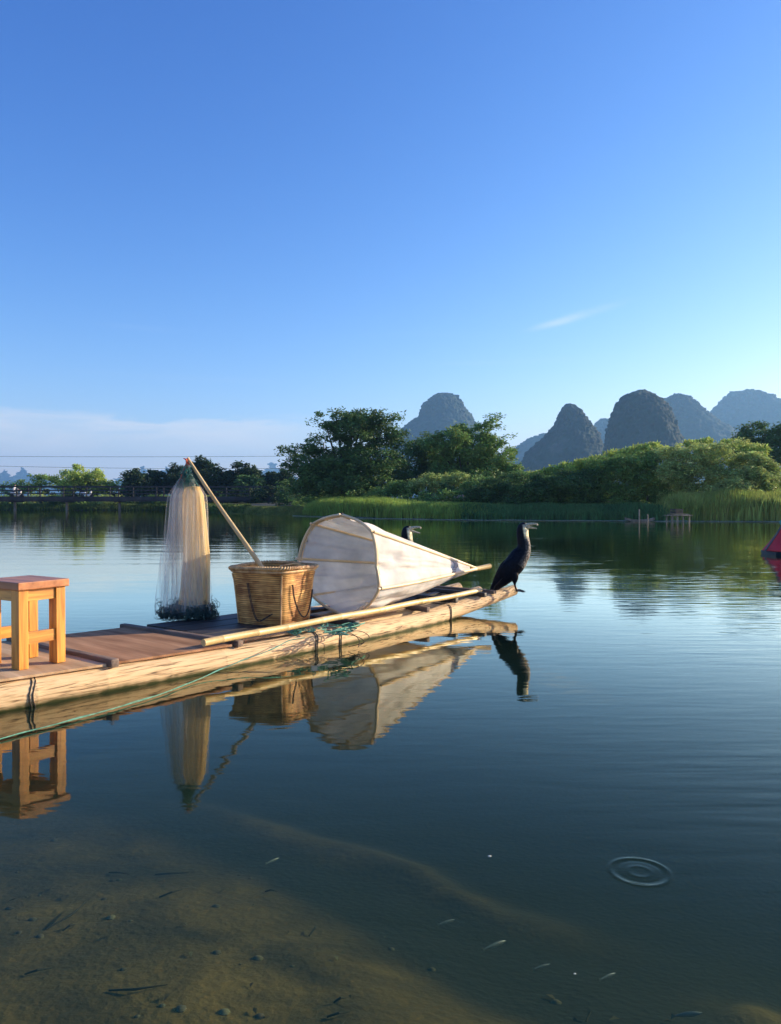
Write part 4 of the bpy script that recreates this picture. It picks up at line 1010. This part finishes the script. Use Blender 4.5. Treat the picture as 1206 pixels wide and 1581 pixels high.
f1 = P(797, 907, .255)
cormorant((f1.x-.01, f1.y+.02, top(4.9)+.012), R(-6), 'dark cormorant standing upright on the tip of the bow, whole body visible', gape=.02)
p2 = at(617, 900, 8.55)
cormorant((p2.x+.0, p2.y, .165), R(2), 'cormorant mostly hidden behind the cloth trap, only head and neck showing', gape=.22, scale=1.0)
# the perch at the very tip: a raised cross piece the bird stands on
beam(4.95, 4.93, .02, .95, .05, .035, m_beam, name='bow_crosspiece', dz=0)

# ================================================================ THINGS ON AND UNDER THE WATER
m_fish = mat('fish_silver', (.045, .06, .05), (.11, .12, .09), nscale=20, rough=.4)
def fish(px, py, Ls, ang, z, lab):
    p_ = P(px, py, z); t = thing('fish', p_, ang, label=lab, category='fish', group='small fish in the channel')
    b = MB(); ell_loft(b, catmull([(-Ls*.42, 0, Ls*.018, Ls*.012), (-Ls*.2, 0, Ls*.06, Ls*.035), (.1*Ls, 0, Ls*.085, Ls*.05), (.35*Ls, 0, Ls*.06, Ls*.04), (.5*Ls, 0, Ls*.01, Ls*.01)], 3), 10); b.build('body', m_fish, t)
    b = MB(); b.add([(-Ls*.40, .0, 0), (-Ls*.56, .002, Ls*.09), (-Ls*.52, 0, 0), (-Ls*.56, .002, -Ls*.09), (-Ls*.40, -.002, 0), (-Ls*.56, -.002, Ls*.09), (-Ls*.52, -.002, 0), (-Ls*.56, -.002, -Ls*.09)], [(0, 1, 2), (0, 2, 3), (6, 5, 4), (7, 6, 4)]); b.build('tail_fin', m_fish, t)
for (px, py, Ls, a, z, lab) in [(690, 1428, .060, R(28), -.16, 'small pale fish nearest the sunken bar, above the others'), (765, 1464, .085, R(32), -.16, 'longest pale fish, in the middle of the small shoal'),
        (838, 1498, .055, R(25), -.14, 'small pale fish left of the tiniest petal'), (941, 1513, .055, R(30), -.10, 'pale fish right of the tiniest petal, near the bottom'), (420, 1332, .06, R(48), -.2, 'lone small fish far left below the reflection of the pole'),
        (1065, 1573, .08, R(8), -.14, 'pale fish at the very bottom right, lying nearly level')]:
    fish(px, py, Ls, a, z, lab)
m_fleck = mat('pale_petal', (.75, .70, .58), (.85, .82, .7), nscale=50, rough=.6)
for px, py, r in ((757, 1325, .006), (890, 1509, .0035)):
    b = MB(); b.ball((0, 0, 0), r, 8, 6, (1, .6, .35)); o = b.build('petal', m_fleck, None, label='tiny pale petal floating above the sunken bar' if r > .004 else 'tiniest pale petal floating near the small fish', category='petal'); o.location = P(px, py, .001)
def debris(n, name, fn, m, label):
    b = MB()
    for k in range(n): fn(b)
    o = b.build(name, m, None); o['kind'] = 'stuff'; o['label'] = label; o['category'] = name.replace('_', ' ')
def bedpt(x0=-3, x1=3, y0=1.5, y1=4.3):
    while True:
        x, y = random.uniform(x0, x1), random.uniform(y0, y1)
        h = float(bed_h(np.array([x]), np.array([y]))[0])
        if h > -.52: return x, y, h
def peb(b):
    x, y, z = bedpt(); r = random.uniform(.004, .02); b.ball((x, y, z), r, 7, 5, (1, random.uniform(.6, 1), .5))
def twig(b):
    x, y, z = bedpt(); a = random.uniform(-.6, 1.2); l_ = random.uniform(.04, .22); b.tube([(x, y, z+.004), (x+l_*.5*math.cos(a), y+l_*.5*math.sin(a), z+.016), (x+l_*math.cos(a+.3), y+l_*math.sin(a+.3), z+.006)], [.003, .004, .001], 5)
def leaf(b):
    x, y, z = bedpt(); a = random.uniform(0, 6.28); s = random.uniform(.007, .022); c, d = math.cos(a)*s, math.sin(a)*s; z += .006
    b.add([(x-c, y-d, z), (x+d*.4, y-c*.4, z+.006), (x+c, y+d, z+.002), (x-d*.4, y+c*.4, z+.008)], [(0, 1, 2, 3)])
debris(150, 'pebbles', peb, mat('bed_pebbles', (.06, .05, .03), (.15, .12, .07), nscale=3, rough=.9, island=.4), 'small pebbles scattered over the shallow silty bed')
debris(46, 'sunken_twigs', twig, mat('black_twigs', (.02, .016, .01), (.05, .04, .025), nscale=9, rough=.9), 'thin dark twigs lying on the shallow bed')
debris(110, 'sunken_leaves', leaf, mat('rotten_leaves', (.03, .022, .01), (.16, .12, .05), nscale=4, rough=.9, island=.5), 'rotting leaves lying on the shallow bed')

# ================================================================ FAR SHORE FURNITURE
m_wood_far = mat('grey_planks', (.16, .13, .10), (.34, .28, .21), nscale=5, rough=.9)
m_wood_pale = mat('pale_posts', (.20, .17, .13), (.34, .29, .22), nscale=5, rough=.9)
pl = P(1047, 807); plat = thing('wooden_platform', (pl.x, pl.y, 0), R(8), label='small plank landing platform on pale posts at the far waterline', category='platform')
for x in (-.5, -.2, .12, .48):
    for y in (-.3, .35):
        b = MB(); b.tube([(x, y, -.8), (x+.02, y, .36)], .045, 8); b.build('leg', m_wood_pale, plat)
b = MB()
for k in range(6): b.box((0, -.38+k*.15, .40), (1.28, .14, .035), bev=.004)
b.build('deck', m_wood_far, plat)
b = MB()
for k in range(5): b.box((random.uniform(-.05, .05), -.3+k*.13, .46+.02*(k % 2)), (1.0, .12, .03), random.uniform(-.12, .12))
b.build('loose_boards', m_wood_far, plat)
crate = thing('crate', (pl.x-.08, pl.y, .505), R(20), label='dark slatted crate on the little wooden platform', category='crate')
b = MB()
for z in (.05, .14, .23):
    for s in (-1, 1): b.box((0, s*.22, z), (.5, .02, .06)); b.box((s*.25, 0, z), (.02, .42, .06))
b.build('slats', m_dark, crate)
b = MB(); [b.box((sx*.235, sy*.2, .13), (.03, .03, .26)) for sx in (-1, 1) for sy in (-1, 1)]; b.box((0, 0, .02), (.46, .4, .02)); b.build('frame', m_wood_far, crate)
for px, h_, lab in ((987, .72, 'taller mooring post standing in the water before the dark bush'), (1000, .44, 'shorter mooring post beside the taller one')):
    q_ = P(px, 806); b = MB(); b.tube([(0, 0, -.8), (.01, 0, 0), (0, 0, h_)], [.045, .042, .036], 9, jit=.05); o = b.build('mooring_post', m_wood_pale, None, label=lab, category='post'); o.location = q_
q_ = P(991, 805.5); b = MB(); b.loft([[Vector((x, s*w_, z)) for s, z in ((-1, h0+.14), (-.8, h0), (.8, h0), (1, h0+.14), (.9, h0+.14), (.72, h0+.03), (-.72, h0+.03), (-.9, h0+.14))] for x, w_, h0 in ((-.85, .12, .10), (-.5, .24, .0), (0, .28, -.03), (.5, .24, .0), (.85, .12, .10))])
o = b.build('punt', m_wood_far, None, label='small low grey punt moored between the two posts', category='boat'); o.location = q_+Vector((0, .35, 0))
# tarpaulins and rubbish on the bank
def tarp(px, py, d, wd, dp, hh, c1, c2, lab):
    c = at(px, py, d); n = 26; V = []
    for i in range(n):
        for j in range(n):
            x = (i/(n-1)-.5)*wd; y = (j/(n-1)-.5)*dp
            z = hh*(1-(2*x/wd)**2)*(1-(2*y/dp)**2)**.5*(.15+1.5*abs(noise.noise(Vector((x*3.1+px, y*3.1, 0)))*1.6))+.03*noise.noise(Vector((x*7, y*7, px)))
            V.append((x, y, z))
    b = MB(); b.add(V, [(i*n+j, (i+1)*n+j, (i+1)*n+j+1, i*n+j+1) for i in range(n-1) for j in range(n-1)])
    o = b.build('tarpaulin', mat('tarp_'+str(px), c1, c2, nscale=2, rough=.5), None, smooth='all', label=lab, category='tarpaulin'); o.location = (c.x, c.y, c.z-.1); o.modifiers.new('t', 'SOLIDIFY').thickness = .01
tarp(643, 767, 60.5, 1.2, .9, .26, (.65, .67, .68), (.8, .8, .8), 'crumpled white tarpaulin on the bank, leftmost of the sheets')
tarp(664, 768, 60.2, 1.1, .9, .24, (.50, .22, .13), (.68, .38, .24), 'crumpled orange tarpaulin between two pale sheets')
tarp(684, 768, 60, 1.0, .7, .2, (.60, .60, .58), (.75, .73, .7), 'crumpled whitish tarpaulin right of the orange sheet')
tarp(712, 767, 59.6, 1.8, .9, .2, (.36, .24, .17), (.50, .36, .27), 'long brownish tarpaulin, rightmost of the sheets')
tarp(610, 769, 61, 2.0, .7, .22, (.20, .17, .14), (.34, .29, .24), 'low grey-brown heap left of the white tarpaulin')

# bridge
BD = 98.0; bx0, bx1 = (-110-603)/F*BD, (500-603)/F*BD
zd = CH+(HY-769)/F*BD+.0
m_conc = mat('dark_concrete', (.022, .023, .027), (.06, .058, .058), nscale=.8, rough=.9, bump=.01)
m_rail = mat('dark_rail', (.010, .011, .014), (.03, .03, .032), nscale=2, rough=.7)
m_pier = mat('pier_concrete', (.14, .135, .13), (.24, .23, .21), nscale=1.5, rough=.9)
br = thing('bridge', ((bx0+bx1)/2, BD, 0), label='long low dark footbridge with horizontal rails crossing the river', category='bridge')
Lb = bx1-bx0
b = MB(); b.box((0, 0, zd-.22), (Lb, 3.2, .44), bev=.02); b.box((0, -1.64, zd-.05), (Lb, .12, .36)); b.build('deck', m_conc, br)
for sy in (-1.5, 1.5):
    for zz_, h_ in ((1.42, .17), (.98, .11), (.55, .11), (.14, .10)):
        b = MB(); b.box((0, sy, zd+zz_), (Lb, .08, h_)); b.build('rail', m_rail, br)
k = 0; x = -Lb/2+.3
while x < Lb/2:
    b = MB(); b.box((x, -1.5, zd+.72), (.13, .12, 1.44)); b.build('rail_post', m_rail, br)
    if k % 2 == 0:
        b = MB(); b.box((x, 1.5, zd+.72), (.13, .12, 1.44)); b.build('rail_post', m_rail, br)
    x += 2.9; k += 1
for px in (-60, 25, 105, 186, 268, 345, 425):
    x = (px-603)/F*BD-(bx0+bx1)/2
    for sy in (-1.0,):
        b = MB(); b.tube([(x, sy*.3, -3), (x, sy*.3, zd-.3)], .16, 10); b.build('pier', m_pier, br)
    b = MB(); b.box((x, 0, zd-.42), (.5, 3.0, .2), bev=.02); b.build('pier_cap', m_conc, br)
# scooter and rider on the bridge
m_white = mat('white_paint', (.7, .7, .7), (.8, .8, .8), nscale=3, rough=.3)
m_black = mat('black_rubber', (.02, .02, .02), (.04, .04, .04), nscale=3, rough=.8)
m_shirt = mat('pale_shirt', (.62, .66, .72), (.75, .78, .82), nscale=4, rough=.9)
m_skin = mat('skin', (.45, .26, .17), (.52, .31, .21), nscale=6, rough=.6)
m_hair = mat('black_hair', (.012, .01, .01), (.03, .025, .02), nscale=30, rough=.5)
m_trou = mat('dark_trousers', (.03, .035, .05), (.06, .065, .09), nscale=5, rough=.9)
def scooter(x, y, z, lab):
    s = thing('scooter', (x, y, z), label=lab, category='scooter', group='scooters on the bridge')
    b = MB(); b.tube([(-.75, 0, .62), (-.5, 0, .66), (-.15, 0, .60), (-.05, 0, .35), (.3, 0, .30), (.48, 0, .55), (.55, 0, .85)], [.10, .17, .17, .10, .09, .13, .10], 10); b.build('body', m_white, s)
    b = MB(); b.box((-.38, 0, .80), (.62, .26, .09), bev=.03); b.build('seat', m_black, s)
    for wx in (-.55, .68):
        b = MB(); b.tube([(wx+.2*math.cos(t), 0, .25+.2*math.sin(t)) for t in np.linspace(0, 6.283, 17)], .055, 7, cap=False); w_ = b.build('wheel', m_black, s)
        b = MB(); b.tube([(wx, -.04, .25), (wx, .04, .25)], .13, 10); b.build('hub', m_rail, w_)
    b = MB(); b.tube([(.66, 0, .3), (.52, 0, .95)], .03, 6); b.tube([(.48, -.3, 1.0), (.53, 0, .97), (.48, .3, 1.0)], .02, 6); b.build('handlebar', m_black, s)
    b = MB(); b.ball((.6, 0, .82), .07, 8, 6); b.build('headlight', m_white, s)
    return s
def rider(x, y, z, lab):
    o = thing('person', (x, y, z), label=lab, category='person', group='riders on the bridge')
    me = bpy.data.meshes.new('body'); V = [(-.38, 0, .88), (-.36, 0, 1.05), (-.28, 0, 1.30), (-.24, 0, 1.42), (-.20, 0, 1.50), (-.16, 0, 1.60), (-.15, 0, 1.70)]; E = [(i, i+1) for i in range(6)]; Rr = [.15, .14, .16, .07, .055, .095, .085]
    for sg in (-1, 1):
        i = len(V); V += [(-.26, sg*.18, 1.38), (-.08, sg*.25, 1.18), (.2, sg*.27, 1.08), (.40, sg*.27, 1.03), (.46, sg*.27, 1.01)]; E += [(2, i), (i, i+1), (i+1, i+2), (i+2, i+3), (i+3, i+4)]; Rr += [.065, .05, .042, .032, .036]
        i = len(V); V += [(-.34, sg*.11, .86), (.02, sg*.16, .84), (.10, sg*.15, .45), (.22, sg*.14, .40)]; E += [(0, i), (i, i+1), (i+1, i+2), (i+2, i+3)]; Rr += [.10, .085, .055, .045]
    me.from_pydata(V, E, []); ob = bpy.data.objects.new('body', me); col.objects.link(ob)
    sk = ob.modifiers.new('skin', 'SKIN'); ob.modifiers.new('sub', 'SUBSURF').levels = 1
    for i, r in enumerate(Rr): me.skin_vertices[0].data[i].radius = (r, r)
    me.skin_vertices[0].data[0].use_root = True
    dg = bpy.context.evaluated_depsgraph_get(); m2 = bpy.data.meshes.new_from_object(ob.evaluated_get(dg)); bpy.data.objects.remove(ob)
    m2.materials.clear(); [m2.materials.append(m_) for m_ in (m_shirt, m_skin, m_trou)]
    for p_ in m2.polygons:
        c = p_.center; p_.material_index = 1 if (c.z > 1.47 or c.x > .12 and c.z > .9) else (2 if c.z < .93 else 0); p_.use_smooth = True
    ob = bpy.data.objects.new('body', m2); col.objects.link(ob); ob.parent = o
    b = MB(); b.ball((-.17, 0, 1.69), .105, 10, 7, (1, .85, .85)); b.build('hair', m_hair, o)
    return o
sx_ = (28-603)/F*BD
scooter(sx_, BD-.4, zd, 'white scooter ridden across the left part of the bridge'); rider(sx_, BD-.4, zd, 'person in a pale shirt riding the white scooter on the left of the bridge')
sx_ = (133-603)/F*(BD+.3)
scooter(sx_, BD+.5, zd, 'white scooter behind the rails below the feathery pale tree')
sx_ = (428-603)/F*(BD+.3)
scooter(sx_, BD+.3, zd, 'white scooter on the bridge near the big spreading tree')

# power lines, with their far pole
m_wire = mat('wire', (.02, .02, .02), (.04, .04, .04), nscale=1, rough=.6)
def util_pole(px, d, lab):
    p_ = at(px, 760, d); p_.z = gz(p_.x, p_.y); t = thing('utility_pole', p_, label=lab, category='utility pole')
    b = MB(); b.tube([(0, 0, -1), (0, 0, 9.4)], [.17, .11], 9); b.build('mast', m_pier, t)
    b = MB(); b.box((0, 0, 8.3), (.12, 1.6, .12)); b.build('crossarm', m_rail, t)
    return t
d_w = 134.0
for y0, y1, lab, sg in ((702, 704, 'upper thin power line across the pale cloud', .25), (712, 723, 'lower thin power line, sagging towards the trees', .5)):
    a, c = at(-260, y0, d_w), at(500, y1, d_w); b = MB(); n = 40
    b.tube([Vector((a.x+(c.x-a.x)*i/n, d_w, a.z+(c.z-a.z)*i/n-sg*math.sin(math.pi*i/n)))-a for i in range(n+1)], .026, 5)
    o = b.build('power_line', m_wire, None, label=lab, category='power line', group='power lines behind the bridge'); o.location = a
util_pole(500, d_w, 'grey utility pole standing behind the big spreading tree')

# red covered boat at the right edge
rb = P(1209, 856); boat = thing('covered_boat', (rb.x, rb.y, 0), R(0), label='dark boat with a crimson tent-shaped cover at the right edge', category='boat')
m_crim = mat('crimson_canvas', (.48, .02, .03), (.64, .04, .05), nscale=3, rough=.6, trans=.1)
m_navy = mat('navy_hull', (.012, .02, .035), (.03, .045, .06), nscale=3, rough=.4)
b = MB(); Lh = .39
b.loft([[Vector((x, s*w_*1.0, z)) for s, z in ((-1, .07), (-.75, -.12), (.75, -.12), (1, .07), (.85, .075), (-.85, .075))] for x, w_ in ((-Lh, .12), (-Lh*.8, .36), (0, .5), (Lh*.8, .36), (Lh, .12))])
b.build('hull', m_navy, boat)
b = MB(); rings = []
for i in range(15):
    t = i/14; k = (1-t)**1.15; z = .08+.60*t
    rings.append([Vector((math.copysign(abs(math.cos(a))**.7, math.cos(a))*(Lh-.02)*k+.0, math.copysign(abs(math.sin(a))**.7, math.sin(a))*.42*k, z)) for a in np.linspace(0, 2*math.pi, 33)[:-1]])
b.loft(rings); b.build('cover', m_crim, boat, smooth='all')
b = MB()
for sgn in (-1, 1):
    b.tube([(sgn*((Lh-.01)*(1-t)**1.15+.004), 0, .08+.60*t) for t in np.linspace(0, .98, 12)], .022, 7)
b.build('edge_trim', mat('grey_trim', (.07, .08, .09), (.13, .14, .15), nscale=5), boat)
b = MB(); b.ball((0, 0, .70), .07, 12, 8); b.build('cap', mat('teal_cap', (.03, .22, .18), (.12, .42, .36), nscale=12, rough=.5), boat)

# ================================================================ AIR
hz = MB(); hz.box((0, 2600, 170), (11400, 6400, 352)); ho = hz.build('haze', None, smooth=False, kind='stuff', label='thin blue summer haze over the river and hills', category='haze')
mh = bpy.data.materials.new('haze_air'); mh.use_nodes = True; nn = mh.node_tree.nodes; nn.clear()
oo = nn.new('ShaderNodeOutputMaterial'); pv = nn.new('ShaderNodeVolumePrincipled')
pv.inputs['Color'].default_value = (.26, .58, 1, 1); pv.inputs['Density'].default_value = .00022; pv.inputs['Anisotropy'].default_value = .3
mh.node_tree.links.new(pv.outputs[0], oo.inputs['Volume']); ho.data.materials.append(mh)
sc.cycles.max_bounces = 8; sc.cycles.transparent_max_bounces = 16; sc.cycles.volume_bounces = 0
